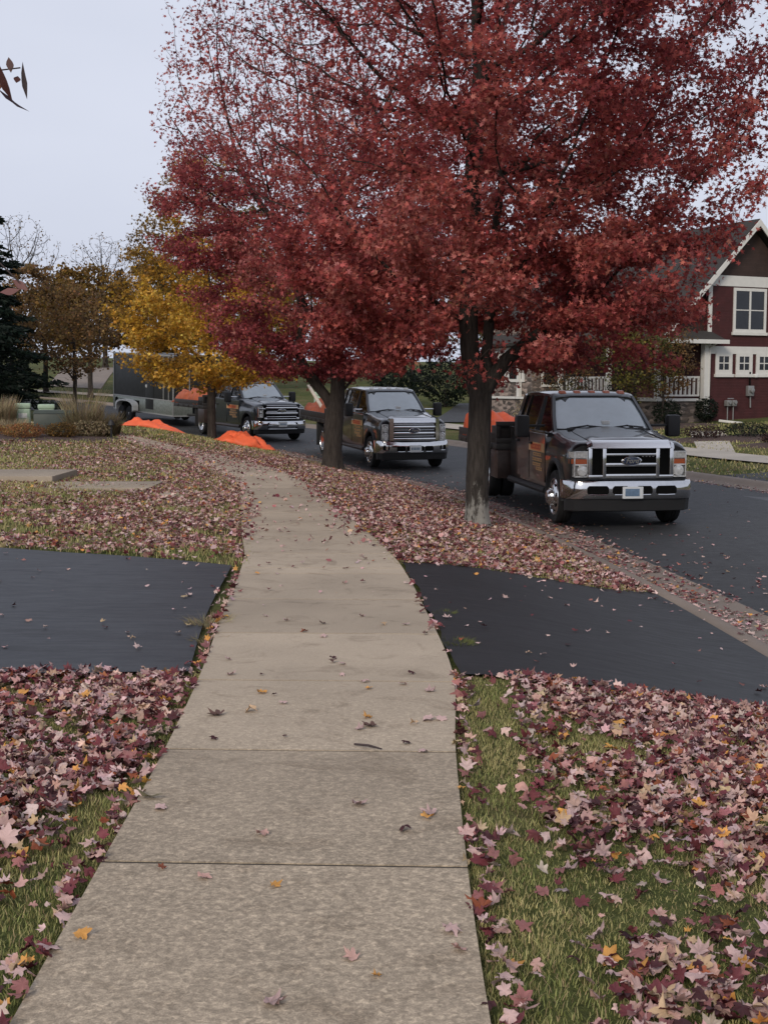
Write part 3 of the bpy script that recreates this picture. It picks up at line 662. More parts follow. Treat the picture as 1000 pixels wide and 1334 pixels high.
# ------------------------------------------------------------------ enclosed trailer
M_TRAILER=mat('trailer_charcoal',(.0105,.011,.011),.5,var=.2,vs=2,rvar=.1)
M_TREAD=mat('tread_plate',(.30,.32,.28),.38,.8,var=.3,vs=9,bump=.5,bs=55)  # greenish base colour paints in grass reflected by the bare aluminium
M_ALU=mat('aluminium_trim',(.36,.36,.35),.45,.6)
tx_,ty_,tpsi=-7.9,56.0,35.0
zf=tz(tx_-math.sin(rad(tpsi))*3,ty_+math.cos(rad(tpsi))*3); zq=tz(tx_-math.sin(rad(tpsi))*6,ty_+math.cos(rad(tpsi))*6)
tph=math.atan2(zq-zf,3)
TR=empty('enclosed_trailer',(tx_,ty_,zf-3*math.tan(tph)+.012),(0,tph,rad(tpsi-90)),'charcoal enclosed cargo trailer with tread plate skirt and white fenders','trailer')
W=1.22; Lg=6.2
MB().box(-Lg,0,-W,W,1.10,3.0,.03).build('wall',M_TRAILER,TR)
sk=MB(); sk.box(-Lg-.004,.004,-W-.004,W+.004,.47,1.08,.01); sk.build('skirt',M_TREAD,TR)
tr=MB()
for s in(-1,1):
    tr.box(-Lg-.01,.01,s*W-.015,s*W+.015,1.06,1.11,.004); tr.box(-Lg-.01,.01,s*W-.02,s*W+.02,.43,.48,.004); tr.box(-Lg-.01,.01,s*W-.02,s*W+.02,2.95,3.02,.004)
    tr.box(-.06,.015,s*W-.02,s*W+.015,.48,3.0,.004); tr.box(-Lg-.015,-Lg+.05,s*W-.02,s*W+.015,.48,3.0,.004); tr.box(-1.0,-.93,s*W-.012,s*W+.012,1.1,2.95,.004); tr.box(-.50,-.43,s*W-.012,s*W+.012,1.1,2.95,.004)
tr.box(-.02,.015,-W,W,1.06,1.11,.004); tr.box(-.02,.02,-W,W,.43,.48,.004); tr.box(-.02,.015,-.5,-.46,1.1,2.95); tr.box(-.02,.015,.46,.5,1.1,2.95)
tr.build('trim',M_ALU,TR)
dp=MB().box(-2.75,-1.95,-W-.012,-W+.01,.62,2.75,.01).build('side_door',M_TRAILER,TR)
MB().box(-2.70,-2.56,-W-.045,-W-.01,1.55,1.68,.012).build('handle',M_WHITE,dp)
for s in(-1,1):
    for b in(4.05,4.87):
        w=MB().lathe([(.20,-.10),(.30,-.105),(.335,-.07),(.335,.07),(.30,.105),(.20,.10)],(-b,s*(W+.12),.335),'y',28,s).build('wheel',M_TYRE,TR)
        MB().lathe([(0,.02),(.20,.09),(.19,.10),(.12,.07),(.06,.10),(0,.11)],(-b,s*(W+.12),.335),'y',20,s).build('rim',M_LENSD,w)
    pf=[(-3.50,.50)]+[(-4.46+.96*math.cos(t),.62+.34*math.sin(t)**.6) for t in np.linspace(.12,math.pi-.12,18)]+[(-5.42,.50)]
    pin=[(-4.46+(x+4.46)*.90,z-.07) for x,z in pf]
    f=MB(); a,c=sorted((s*(W-.01),s*(W+.27)))
    for i in range(len(pf)-1):
        f.prism([pf[i],pf[i+1],pin[i+1],pin[i]],a,c,'y')
    f.build('fender',M_WHITE,TR)
MB().box(-5.5,-3.4,-W-.006,W+.006,.40,.94).build('wheel_well',M_VOID,TR)
MB().lathe([(0,0),(.14,0),(.14,.02),(0,.025)],(-5.85,-W-.01,.86),'y',18,-1).build('marker_lamp',M_VOID,TR)
vt=MB(); vt.loft([[(-5.9,-.3,3.0),(-5.9,.3,3.0),(-5.3,.3,3.0),(-5.3,-.3,3.0)],[(-5.85,-.25,3.14),(-5.85,.25,3.14),(-5.35,.25,3.14),(-5.35,-.25,3.14)]],True,True); vt.build('roof_vent',M_WHITE,TR)
tg=MB(); tg.tube([(0,-.55,.52),(1.15,0,.52)],.05,6); tg.tube([(0,.55,.52),(1.15,0,.52)],.05,6); tg.box(1.1,1.35,-.06,.06,.48,.58,.01); tg.tube([(.85,0,.2),(.85,0,.95)],.04,8); tg.build('tow_bar',M_BLACK,TR)
# tarps dropped on the grass
def ground_tarp(pts_c,ang,Lx,Ly,h,label,seed,shape_):
    o=drape('orange_tarp',None,-Lx/2,Lx/2,-Ly/2,Ly/2,0,h,M_ORANGE,label,seed); me=o.data
    ca,sa=math.cos(ang),math.sin(ang); co=np.empty(len(me.vertices)*3); me.vertices.foreach_get('co',co); co=co.reshape(-1,3)
    ctr=np.array(o.location); co=co+ctr
    # ragged outline
    a=np.arctan2(co[:,1]/Ly,co[:,0]/Lx); r=1-.16*np.sin(3*a+seed)-.10*np.sin(5*a+2*seed)
    sx=np.where(co[:,0]>0,.72,1.0); lx=co[:,0]*r; ly=co[:,1]*r*np.interp(co[:,0]/Lx,[-.5,.5],[1.15,.5])
    t=co[:,0]/Lx; tall=np.interp(t,[-.5,-.25,-.02,.08,.22,.36,.5],shape_)
    X=pts_c[0]+lx*ca-ly*sa; Y=pts_c[1]+lx*sa+ly*ca; zg=hground(X,Y)
    z0=h1(*pts_c); me.vertices.foreach_set('co',np.stack([X-pts_c[0],Y-pts_c[1],zg-z0+co[:,2]*tall+.02],1).ravel()); me.update()
    o.location=(pts_c[0],pts_c[1],z0); return tag(o,group='orange tarps')
ground_tarp((-8.05,46.2),-.25,2.2,1.3,.33,'orange tarp lying on the verge beside the trailer wheels',8,(.8,1.1,1.05,.8,.6,.45,.3))
ground_tarp((-4.3,40.6),-.20,1.9,1.2,.42,'crumpled orange tarp heaped on the grass beside the yellow tree trunk',9,(.4,.8,1.1,.8,1.05,.5,.35))
# ------------------------------------------------------------------ red house across the street
def siding(name,col,step,amt=.35):
    m,nt,b=new_mat(name); L=nt.links.new; tc=nt.nodes.new('ShaderNodeTexCoord'); sep=nt.nodes.new('ShaderNodeSeparateXYZ'); L(tc.outputs['Object'],sep.inputs[0])
    md=N(nt,'ShaderNodeMath',operation='MULTIPLY'); md.inputs[1].default_value=1/step; L(sep.outputs['Z'],md.inputs[0])
    fr=N(nt,'ShaderNodeMath',operation='FRACT'); L(md.outputs[0],fr.inputs[0])
    n=N(nt,'ShaderNodeTexNoise',Scale=3,Detail=5); L(tc.outputs['Object'],n.inputs['Vector'])
    r=ramp(nt,[(.3,tuple(c*.8 for c in col)),(.7,tuple(c*1.2 for c in col))]); L(n.outputs[0],r.inputs[0]); L(r.outputs[0],b.inputs['Base Color'])
    bp=N(nt,'ShaderNodeBump',Strength=amt,Distance=.05); L(fr.outputs[0],bp.inputs['Height']); L(bp.outputs[0],b.inputs['Normal']); b.inputs['Roughness'].default_value=.75
    return m
M_RED=siding('red_lap_siding',(.060,.0135,.015),.115,.6); M_BROWN=siding('brown_shingle_siding',(.040,.022,.018),.16,.6)
M_TRIM=mat('white_trim',(.55,.54,.51),.55,var=.06,vs=4); M_PANE=mat('house_glass',(.012,.014,.017),.08,0,.5,var=.4,vs=2)
M_ROOF=siding('roof_shingles',(.027,.023,.020),.10,.6); M_STONE,_nt,_b=new_mat('stone_veneer'); _tc=_nt.nodes.new('ShaderNodeTexCoord'); _mp=_nt.nodes.new('ShaderNodeMapping'); _mp.inputs['Scale'].default_value=(3.6,3.6,8.5); _nt.links.new(_tc.outputs['Object'],_mp.inputs[0])
_vo=_nt.nodes.new('ShaderNodeTexVoronoi'); _vo.inputs['Scale'].default_value=1; _nt.links.new(_mp.outputs[0],_vo.inputs['Vector']); _sp=_nt.nodes.new('ShaderNodeSeparateColor'); _nt.links.new(_vo.outputs['Color'],_sp.inputs[0])
_rp=ramp(_nt,[(.1,(.055,.046,.040)),(.5,(.14,.11,.095)),(.9,(.27,.215,.185))]); _nt.links.new(_sp.outputs[0],_rp.inputs[0]); _nt.links.new(_rp.outputs[0],_b.inputs['Base Color']); _b.inputs['Roughness'].default_value=.9
_bp=N(_nt,'ShaderNodeBump',Strength=.8,Distance=.04); _bp.invert=True; _nt.links.new(_vo.outputs['Distance'],_bp.inputs['Height']); _nt.links.new(_bp.outputs[0],_b.inputs['Normal'])
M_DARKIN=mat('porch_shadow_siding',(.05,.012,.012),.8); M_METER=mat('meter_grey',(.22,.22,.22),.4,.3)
HX,HY=12.95,52.6; HZ=h1(HX,HY)-.02
HS=empty('house',(HX,HY,HZ),(0,0,math.atan2(.456,.89)),'dark red house with white trimmed gable, porch and brown roof across the street','house')
PK,EV,HW=7.95,5.82,2.15; SL=(PK-EV)/HW; PX=-2.6
# walls: side wall seen from the street corner (y=0) and long front wall (x=0)
wl=MB(); wl.prism([(0,0),(4.3,0),(4.3,EV),(0,EV)],0,.2,'y'); wl.box(0,.2,.2,13,0,EV); wl.box(4.1,4.3,.2,13,0,EV); wl.box(.2,4.1,12.8,13,0,EV)
wl.build('wall',M_RED,HS,0)
MB().prism([(.0,EV),(4.3,EV),(2.15,PK-.12)],.02,.2,'y').build('gable',M_BROWN,HS,0)
MB().prism([(PX+.25,3.35),(0,3.35),(0,EV-.15),(PX+.25,EV+SL*(PX+.25)-.1)],.28,.42,'y').build('side_wall',M_BROWN,HS,0)
rf=MB(); y0,y1=-.42,13.4
rf.prism([(2.15,PK),(2.15,PK+.16),(PX,EV+SL*PX+.16),(PX,EV+SL*PX)],y0,y1,'y'); rf.prism([(2.15,PK),(2.15,PK+.16),(4.8,EV-.5+.16),(4.8,EV-.5)],y0,y1,'y')
rfo=rf.build('roof',M_ROOF,HS,0)
tr=MB()
def rake(x0,z0,x1,z1,h,yy0,yy1): tr.prism([(x0,z0),(x1,z1),(x1,z1-h),(x0,z0-h)],yy0,yy1,'y')
rake(2.15,PK+.13,PX,EV+SL*PX+.13,.26,y0-.05,y0-.003); rake(2.15,PK+.13,4.8,EV-.37,.26,y0-.05,y0-.003)
tr.build('rake_board',M_TRIM,HS,0)
t=MB(); t.box(-.1,4.36,-.035,-.003,EV-.40,EV+.02); t.box(-.06,.13,-.045,-.004,2.95,EV-.41); t.box(4.17,4.37,-.045,-.004,0,EV-.41)
t.box(0,4.36,-.035,-.003,2.72,3.02)
t.build('trim_board',M_TRIM,HS,0)
def window(x0,x1,z0,z1,cols,rows,y=-.0,fr=.12,sill=True,name='window',axis='y'):
    f=MB(); d=-.05
    for a in((x0-fr,x1+fr,z1,z1+fr),(x0-fr,x1+fr,z0-fr,z0),(x0-fr,x0,z0,z1),(x1,x1+fr,z0,z1)): f.box(a[0],a[1],y+d,y-.004,a[2],a[3])
    o=f.build(name,M_TRIM,HS,0)
    MB().box(x0,x1,y-.025,y-.003,z0,z1).build('pane',M_PANE,o,0)
    m=MB()
    for k in range(1,cols): x=x0+(x1-x0)*k/cols; m.box(x-.045 if cols==2 and x1-x0>1 else x-.018,x+.045 if cols==2 and x1-x0>1 else x+.018,y-.045,y-.026,z0,z1)
    for k in range(1,rows): z=z0+(z1-z0)*k/rows; m.box(x0,x1,y-.04,y-.0265,z-.02,z+.02)
    m.build('muntin',M_TRIM,o,0)
    if sill: MB().box(x0-fr-.05,x1+fr+.05,y-.10,y-.003,z0-fr-.12,z0-fr).build('sill',M_TRIM,o,0)
    return o
window(1.36,2.86,3.72,5.25,2,2)
for x in(.55,1.62,2.69): window(x,x+.52,2.08,2.62,2,2,fr=.17)
# porch
pf=MB(); pf.box(PX+.15,-.003,.12,13,-.3,.82); pf.build('porch_base',M_STONE,HS,0)
MB().box(PX+.05,-.003,.02,13.1,.825,.93,.01).build('porch_floor',M_TRIM,HS,0)
MB().box(-.05,-.004,.45,12.8,.94,3.3).build('porch_wall',M_DARKIN,HS,0)
pr_=MB(); pr_.loft([[(PX-.25,-.55,3.22),(.55,-.55,3.22),(.55,-.30,3.22),(PX-.25,-.30,3.22)],[(PX+.25,.02,3.62),(.10,.0,3.62),(.10,.25,3.62),(PX+.25,.25,3.62)]],True,True); pr_.build('porch_roof',M_ROOF,HS,0)
MB().box(PX-.28,.58,-.60,-.555,3.10,3.26).build('fascia',M_TRIM,HS,0)
def post(x,y,w=.13): return MB().box(x-w,x+w,y-w,y+w,.935,3.2,.01).build('porch_post',M_TRIM,HS,0)
post(-.16,-.02,.12); post(PX+.28,.25,.09); post(PX+.28,3.4,.09); post(PX+.28,6.9,.09); post(PX+.28,10.2,.09)
MB().box(-.20,.02,-.08,.04,.2,.93).build('porch_post',M_TRIM,HS,0)
def railing(x0,y0,x1,y1,n):
    r=MB(); L_=math.hypot(x1-x0,y1-y0)
    def seg(t0,t1,z0,z1,h):
        a=(x0+(x1-x0)*t0,y0+(y1-y0)*t0); c=(x0+(x1-x0)*t1,y0+(y1-y0)*t1)
        r.box(min(a[0],c[0])-h,max(a[0],c[0])+h,min(a[1],c[1])-h,max(a[1],c[1])+h,z0,z1)
    seg(0,1,1.74,1.82,.04); seg(0,1,1.02,1.09,.035)
    for k in range(n+1): seg(k/n,k/n,1.09,1.74,.035)
    return r.build('railing',M_TRIM,HS,0)
railing(PX+.45,.12,-.36,.12,8); railing(PX+.28,3.65,PX+.28,6.65,12)
# stone front bay with a pale gable at the far end of the porch
MB().box(-2.2,-.06,9.3,13.02,.94,4.4).build('bay',M_STONE,HS,0)
fw=MB(); fw.box(-2.26,-2.205,9.9,12.4,1.6,3.2); fw.build('bay_window_frame',M_TRIM,HS,0); MB().box(-2.28,-2.265,10.1,11.1,1.75,3.05).build('bay_pane',M_PANE,HS,0)
window(-1.6,-.5,1.5,2.7,1,2,y=9.29,sill=False)
# meters on the side wall, downspout, splash pieces
mt=MB(); mt.box(2.02,2.34,-.16,-.003,1.02,1.44,.02); mt.lathe([(0,0),(.10,0),(.10,.10),(0,.12)],(2.18,-.16,1.25),'y',14,-1); mo=mt.build('electric_meter',M_METER,HS)
MB().tube([(2.18,-.06,1.45),(2.18,-.06,2.0)],.035,8).build('conduit',M_VOID,mo); MB().tube([(2.22,-.06,1.02),(2.24,-.06,.55)],.03,8).build('conduit',M_METER,mo)
mg=MB()
for x in(.95,1.25): mg.box(x-.11,x+.11,-.26,-.06,.62,.86,.03); mg.tube([(x,-.15,.0),(x,-.15,.62)],.025,6); mg.lathe([(0,0),(.07,0),(.07,.05),(0,.05)],(x,-.27,.77),'y',12,-1)
mg.tube([(.95,-.15,.92),(1.25,-.15,.92)],.025,6); mg.build('gas_meter',M_METER,HS)
MB().box(2.38,2.56,-.14,-.003,1.78,1.92,.02).build('outdoor_lamp',M_WHITE,HS)
ds=MB(); ds.tube([(.05,-.5,3.15),(-.02,-.12,2.95),(-.02,-.10,.35),(.05,-.25,.18)],.05,6); ds.build('downspout',M_TRIM,HS)
sp=MB().box(-.45,.45,-.09,.09,0,.09,.015).build('splash_block',M_TRIM); sp.location=(13.55,51.2,h1(13.55,51.2)-.01); sp.rotation_euler=(0,.1,-.5); tag(sp,'white concrete splash block on the grass below the red wall','splash block')
# ------------------------------------------------------------------ utility boxes and small garden things
M_PED=mat('pedestal_green',(.30,.40,.30),.55,var=.18,vs=6); M_XF=mat('transformer_green',(.030,.040,.032),.5,var=.25,vs=4)
def pedestal(x,y,w,h,label):
    z=h1(x,y); T=empty('utility_pedestal',(x,y,z),(0,0,.2),label,'utility pedestal','pale green utility pedestals')
    MB().box(-w/2,w/2,-w*.4,w*.4,-.05,h*.82,.04).build('cabinet',M_PED,T); MB().box(-w/2-.02,w/2+.02,-w*.4-.02,w*.4+.02,h*.82,h,.05).build('cap',M_PED,T)
    s=MB(); s.box(-w*.3,w*.3,-w*.4-.006,-w*.4,h*.5,h*.66); s.build('decal',M_WHITE,T)
pedestal(-11.35,41.2,.44,.92,'pale green utility pedestal left of the dark transformer box')
pedestal(-11.05,42.9,.50,.86,'grey green utility pedestal right behind the dark transformer box')
pedestal(-3.2,64.5,.45,1.05,'pale green utility pedestal on the far lawn behind the middle truck')
T=empty('transformer_box',(-10.2,40.5,h1(-10.2,40.5)),(0,0,.15),'dark green transformer box behind the ornamental garden shrubs','transformer')
MB().box(-.58,.58,-.42,.42,-.05,.66,.03).build('cabinet',M_XF,T); MB().loft([[(-.6,-.44,.66),(.6,-.44,.66),(.6,.44,.66),(-.6,.44,.66)],[(-.55,-.36,.76),(.55,-.36,.76),(.55,.40,.76),(-.55,.40,.76)]],True,True).build('lid',M_XF,T)
for x,y,lab in((-8.95,41.3,'small black garden light beside the sidewalk, taller one near the shrubs'),(-8.0,38.4,'small black garden light on the sidewalk edge, the shorter one')):
    T=empty('garden_light',(x,y,h1(x,y)),(0,0,0),lab,'garden light','black garden lights'); hh=.62 if x<-8.5 else .42
    MB().tube([(0,0,-.05),(0,0,hh)],.03,6).build('stake',M_BLACK,T); MB().lathe([(0,0),(.10,0),(.08,.10),(.03,.16),(0,.16)],(0,0,hh),'z',12).build('lamp_head',M_BLACK,T)
# ------------------------------------------------------------------ trees: space-colonised limbs, leaves on the twigs
def grow(rng,nodes,parents,A,D=.22,kill=.34,infl=3.0,iters=140,trop=.06):
    P=[np.array(p,float) for p in nodes]; par=list(parents); A=np.array(A)
    near=np.full(len(A),1e9); idx=np.zeros(len(A),int)
    def upd(newi):
        q=np.array([P[i] for i in newi]); d=np.linalg.norm(A[:,None,:]-q[None],axis=2); j=d.argmin(1); m=d[np.arange(len(A)),j]
        b=m<near; near[b]=m[b]; idx[b]=np.array(newi)[j[b]]
    upd(list(range(len(P)))); kids={}
    for it in range(iters):
        act=near<infl
        if not act.any(): break
        ii=idx[act]; v=A[act]-np.array([P[i] for i in ii]); v/=np.linalg.norm(v,axis=1,keepdims=True)+1e-9
        S=np.zeros((len(P),3)); np.add.at(S,ii,v); new=[]
        for i in np.unique(ii):
            d=S[i]; l=np.linalg.norm(d)
            if l<1e-6: continue
            d=d/l+rng.normal(0,.10,3); d[2]+=trop; d/=np.linalg.norm(d); q=P[i]+D*d
            k=kids.setdefault(i,[])
            if any(np.dot(d,e)>.97 for e in k) or len(k)>3: continue
            k.append(d); P.append(q); par.append(i); new.append(len(P)-1)
        if not new: break
        upd(new); keep=near>kill
        A=A[keep]; near=near[keep]; idx=idx[keep]
        if len(A)==0: break
    return np.array(P),np.array(par)
def radii(par,tip,expo):
    n=len(par); acc=np.zeros(n); ch=np.zeros(n,int)
    for i in range(n-1,0,-1):
        if acc[i]==0: acc[i]=tip**expo
        acc[par[i]]+=acc[i]; ch[par[i]]+=1
    if acc[0]==0: acc[0]=tip**expo
    return acc**(1/expo)
def limb_mesh(P,par,R,sel,sides):
    """tubes along chains; each chain follows its thickest child"""
    n=len(P); kids=[[] for _ in range(n)]
    for i in range(1,n): kids[par[i]].append(i)
    mb=MB(); start=[(0,None)]
    while start:
        i,p=start.pop(); ch=[p] if p is not None else []; ch.append(i)
        while kids[i]:
            k=sorted(kids[i],key=lambda a:-R[a]); 
            for o in k[1:]: start.append((o,i))
            i=k[0]; ch.append(i)
        rr=[R[a] for a in ch]
        if p is not None: rr[0]=min(R[p],rr[1]*1.15)
        # keep the run inside the wanted size band
        run=[]; 
        for a,r in zip(ch,rr):
            if sel(r): run.append((a,r))
            else:
                if len(run)==0: continue
                run.append((a,r)); break
        if len(run)>1 : mb.tube([P[a] for a,_ in run],[max(r,.0035) for _,r in run],sides,False)
    return mb
def bark(name,a,b,lich=None):
    m,nt,bs=new_mat(name); L=nt.links.new; tc=nt.nodes.new('ShaderNodeTexCoord'); mp=nt.nodes.new('ShaderNodeMapping'); mp.inputs['Scale'].default_value=(1,1,.16); L(tc.outputs['Object'],mp.inputs[0])
    n=N(nt,'ShaderNodeTexNoise',Scale=26,Detail=7,Roughness=.68,Distortion=.4); L(mp.outputs[0],n.inputs['Vector']); r=ramp(nt,[(.32,a),(.66,b)]); L(n.outputs[0],r.inputs[0]); out=r.outputs[0]
    if lich:
        sep=nt.nodes.new('ShaderNodeSeparateXYZ'); L(tc.outputs['Object'],sep.inputs[0]); n2=N(nt,'ShaderNodeTexNoise',Scale=9,Detail=7,Roughness=.75); mp2=nt.nodes.new('ShaderNodeMapping'); mp2.inputs['Scale'].default_value=(1,1,.35); L(tc.outputs['Object'],mp2.inputs[0]); L(mp2.outputs[0],n2.inputs['Vector'])
        mr=N(nt,'ShaderNodeMapRange'); mr.inputs['From Min'].default_value=.08; mr.inputs['From Max'].default_value=.95; mr.inputs['To Min'].default_value=.16; mr.inputs['To Max'].default_value=-.22; L(sep.outputs['Z'],mr.inputs[0])
        ad=N(nt,'ShaderNodeMath',operation='ADD'); L(n2.outputs[0],ad.inputs[0]); L(mr.outputs[0],ad.inputs[1]); q=ramp(nt,[(.52,(0,0,0)),(.62,(.85,.85,.85))]); L(ad.outputs[0],q.inputs[0])
        mx=N(nt,'ShaderNodeMix',data_type='RGBA'); L(q.outputs[0],mx.inputs['Factor']); L(out,mx.inputs[6]); mx.inputs[7].default_value=(*lich,1); out=mx.outputs[2]
    L(out,bs.inputs['Base Color']); bs.inputs['Roughness'].default_value=.9; bs.inputs['Specular IOR Level'].default_value=.15
    bp=N(nt,'ShaderNodeBump',Strength=.9,Distance=.03); L(n.outputs[0],bp.inputs['Height']); L(bp.outputs[0],bs.inputs['Normal']); return m
M_BARK=bark('maple_bark',(.015,.013,.0115),(.054,.046,.041),(.24,.23,.21)); M_BARK2=bark('dark_bark',(.022,.018,.016),(.058,.048,.042)); M_TWIG=mat('twig_bark',(.040,.027,.026),.85,var=.3)
M_LEAF=leaf_mat('autumn_leaf',.48,.6,.25,.20,9)
def envelope_points(rng,n,prof,cx,cy,shell=.0,zlo=None):
    """random points inside a turned crown outline; prof = (height, radius) pairs"""
    z=np.array([p[0] for p in prof]); r=np.array([p[1] for p in prof]); out=[]
    zz=np.linspace(z[0],z[-1],200); w=np.interp(zz,z,r)**2; w/=w.sum()
    Z=rng.choice(zz,n,p=w)+rng.normal(0,.03,n); R=np.interp(Z,z,r)
    t=rng.uniform(0,2*math.pi,n); lob=1+.10*np.sin(3*t+Z*.9)+.08*np.sin(5*t-Z*1.7)+.05*np.sin(9*t+3*Z)
    q=rng.uniform(0,1,n)**(.5-.2*shell); return np.stack([cx+R*lob*q*np.cos(t),cy+R*lob*q*np.sin(t),Z],1)
def noise3(P,s,ph):
    return (np.sin(P[:,0]*s+ph)+np.sin(P[:,1]*s*1.13+ph*2.1)+np.sin(P[:,2]*s*1.31+ph*.7)+np.sin((P[:,0]+P[:,2])*s*2.1+ph*3)+np.sin((P[:,1]-P[:,0])*s*1.9+ph))/5
def flare(P0,r,h,n=14,seed=0,prof=((-.15,2.2),(.0,1.78),(.08,1.45),(.2,1.2),(.45,1.06),(1.0,.96))):
    mb=MB(); secs=[]
    for t,k in prof:
        ring=[]
        for j in range(n*2):
            a=2*math.pi*j/(n*2); rr=r*k*(1+(.22*(k-.85))*math.sin(4*a+seed)+.05*math.sin(7*a+2*seed)+.025*math.sin(11*a))
            ring.append((P0[0]+rr*math.cos(a),P0[1]+rr*math.sin(a),P0[2]+t*h))
        secs.append(ring)
    return mb.loft(secs,True,True)
def tree(name,label,cat,base,trunk,prof,nA,nL,lsize,palette,tmpl,seed,baseR,group=None,D=.22,kill=.34,tip=.0042,dens=None,bark_m=None,curl=.34,fork=True,shell=.2,trop=.06,flat=.5,cut=.016,off=.13,cx=None):
    """base: world point; trunk: local hand-laid nodes (x,y,z,parent); prof: local (height, radius)"""
    rng=np.random.default_rng(seed); T=empty(name,base,(0,0,0),label,cat,group)
    nodes=[t[:3] for t in trunk]; par=[t[3] for t in trunk]
    c=cx or (0,0); A=envelope_points(rng,nA,prof,c[0],c[1],shell)
    P,par=grow(rng,nodes,par,A,D,kill,3.2,150,trop)
    nt=sum(1 for i in range(len(P)) if i not in set(par.tolist())); 
    expo=math.log(max(nt,2))/math.log(baseR/tip); R=radii(par,tip,max(1.6,expo))
    for i,t in enumerate(trunk):
        if len(t)>4: R[i]=max(R[i],t[4])
    bm_=bark_m or M_BARK2
    # trunk with flared foot
    mb=limb_mesh(P,par,R,lambda r:r>=.045,10)
    fl=flare((P[0][0],P[0][1],P[0][2]+.0),R[0],max(.5,P[1][2]-P[0][2])*1.0,14,seed); mb.add(fl.v,fl.f)
    mb.build('trunk',bm_,T,50)
    limb_mesh(P,par,R,lambda r:.009<=r<.045*1.3,6).build('branch',bm_,T,60)
    q=limb_mesh(P,par,R,lambda r:r<.0118,3)
    if q.v: q.build('twig',M_TWIG,T,0)
    # leaves
    tw=np.where(R<max(cut,tip*1.6))[0]; tw=tw[tw>len(trunk)]
    Q=P[tw]
    if dens is not None:
        w=np.clip(dens(Q),0.0,None)
    else: w=np.ones(len(Q))
    w=w*np.clip(1+1.1*noise3(Q,2.3,seed),.22,None); w/=w.sum()
    k=rng.choice(len(Q),nL,p=w); cl=Q[k]+rng.normal(0,off,(nL,3))*np.array([1,1,.55])
    par_d=P[tw]-P[par[tw]]
    Nn=rng.normal(0,1,(nL,3))*(1-flat)*1.25+np.array([0,0,1])*flat+par_d[k]*.8
    sz=lsize*.5*rng.uniform(.65,1.25,nL)
    col=palette(cl,rng)
    V,F,cc=leaves(cl,Nn,sz,col,tmpl,curl,rng)
    np_mesh('crown',V,F,M_LEAF,cc,T)
    return T
def pal(stops,jit,hue_fn=None):
    """stops: colours picked by a smooth clump value plus scatter"""
    S=np.array(stops,float)
    def f(P,rng):
        t=.5+.55*noise3(P,1.15,2.3)+rng.normal(0,.22,len(P))
        if hue_fn is not None: t=t+hue_fn(P)
        t=np.clip(t,0,.999)*(len(S)-1); i=t.astype(int); fr=(t-i)[:,None]
        c=S[i]*(1-fr)+S[np.minimum(i+1,len(S)-1)]*fr
        return np.clip(c*np.exp(rng.normal(0,jit,(len(P),1)))*np.exp(rng.normal(0,.06,(len(P),3))),0,1)
    return f
# big red maple by the nearest truck
b1=(1.33,18.6); z1=h1(*b1)
trunk1=[(0,0,-.05,0),(0,0,.3,0),(.0,0,.7,1),(.02,0,1.1,2),(.03,.02,1.5,3),(.04,.02,1.85,4),
        (-.06,-.02,2.15,5),(-.12,0,2.5,6),(-.14,.02,2.9,7),(-.12,.05,3.35,8),(-.10,.08,3.8,9),(-.10,.1,4.3,10),(-.08,.1,4.9,11),(-.05,.1,5.5,12),(0,.1,6.2,13),
        (.20,.02,2.10,5,.115),(.42,-.02,2.38,15,.10),(.70,-.05,2.62,16,.085),(1.0,-.1,2.85,17,.07),(1.3,-.12,3.1,18),
        (.12,.12,2.35,15),(.17,.2,2.9,20),(.2,.25,3.5,21),(.26,.3,4.2,22),(.35,.3,5.0,23),
        (-.45,-.25,3.0,8),(-.8,-.4,3.3,25),(.30,-.4,3.2,21),(.55,-.6,3.6,27)]
def d1(Q): return np.interp(Q[:,2],[1.6,2.4,4.2,6.2,7.4,11],[1.6,1.6,1.25,.75,.45,.2])*np.where(Q[:,2]>4.3,np.interp(Q[:,0],[-3.0,-1.7,-.4],[.14,.34,1]),1)*np.interp(Q[:,0],[2.4,4.2],[1,.45])*np.where((np.abs(Q[:,0]-.1)<.5)&(Q[:,2]<3.1)&(Q[:,1]<.6),.10,1)
RED1=pal([(.165,.036,.041),(.252,.052,.054),(.332,.071,.066),(.412,.105,.086),(.50,.185,.155)],.22,lambda P:np.interp(P[:,2],[2,4,7,10],[.20,.05,-.12,-.25]))
tree('red_maple','big red maple with pale lichen at its trunk base, nearest to the camera','tree',(b1[0],b1[1],z1),trunk1,
     [(2.0,1.1),(2.3,2.3),(3.1,2.9),(4.2,3.2),(5.3,3.65),(6.4,4.1),(7.6,4.3),(9,3.8),(10.4,2.6),(11.6,.8)],4400,125000,.108,RED1,LEAF_TREE,5,.168,D=.2,kill=.28,off=.13,cx=(.3,0),dens=d1,bark_m=M_BARK)
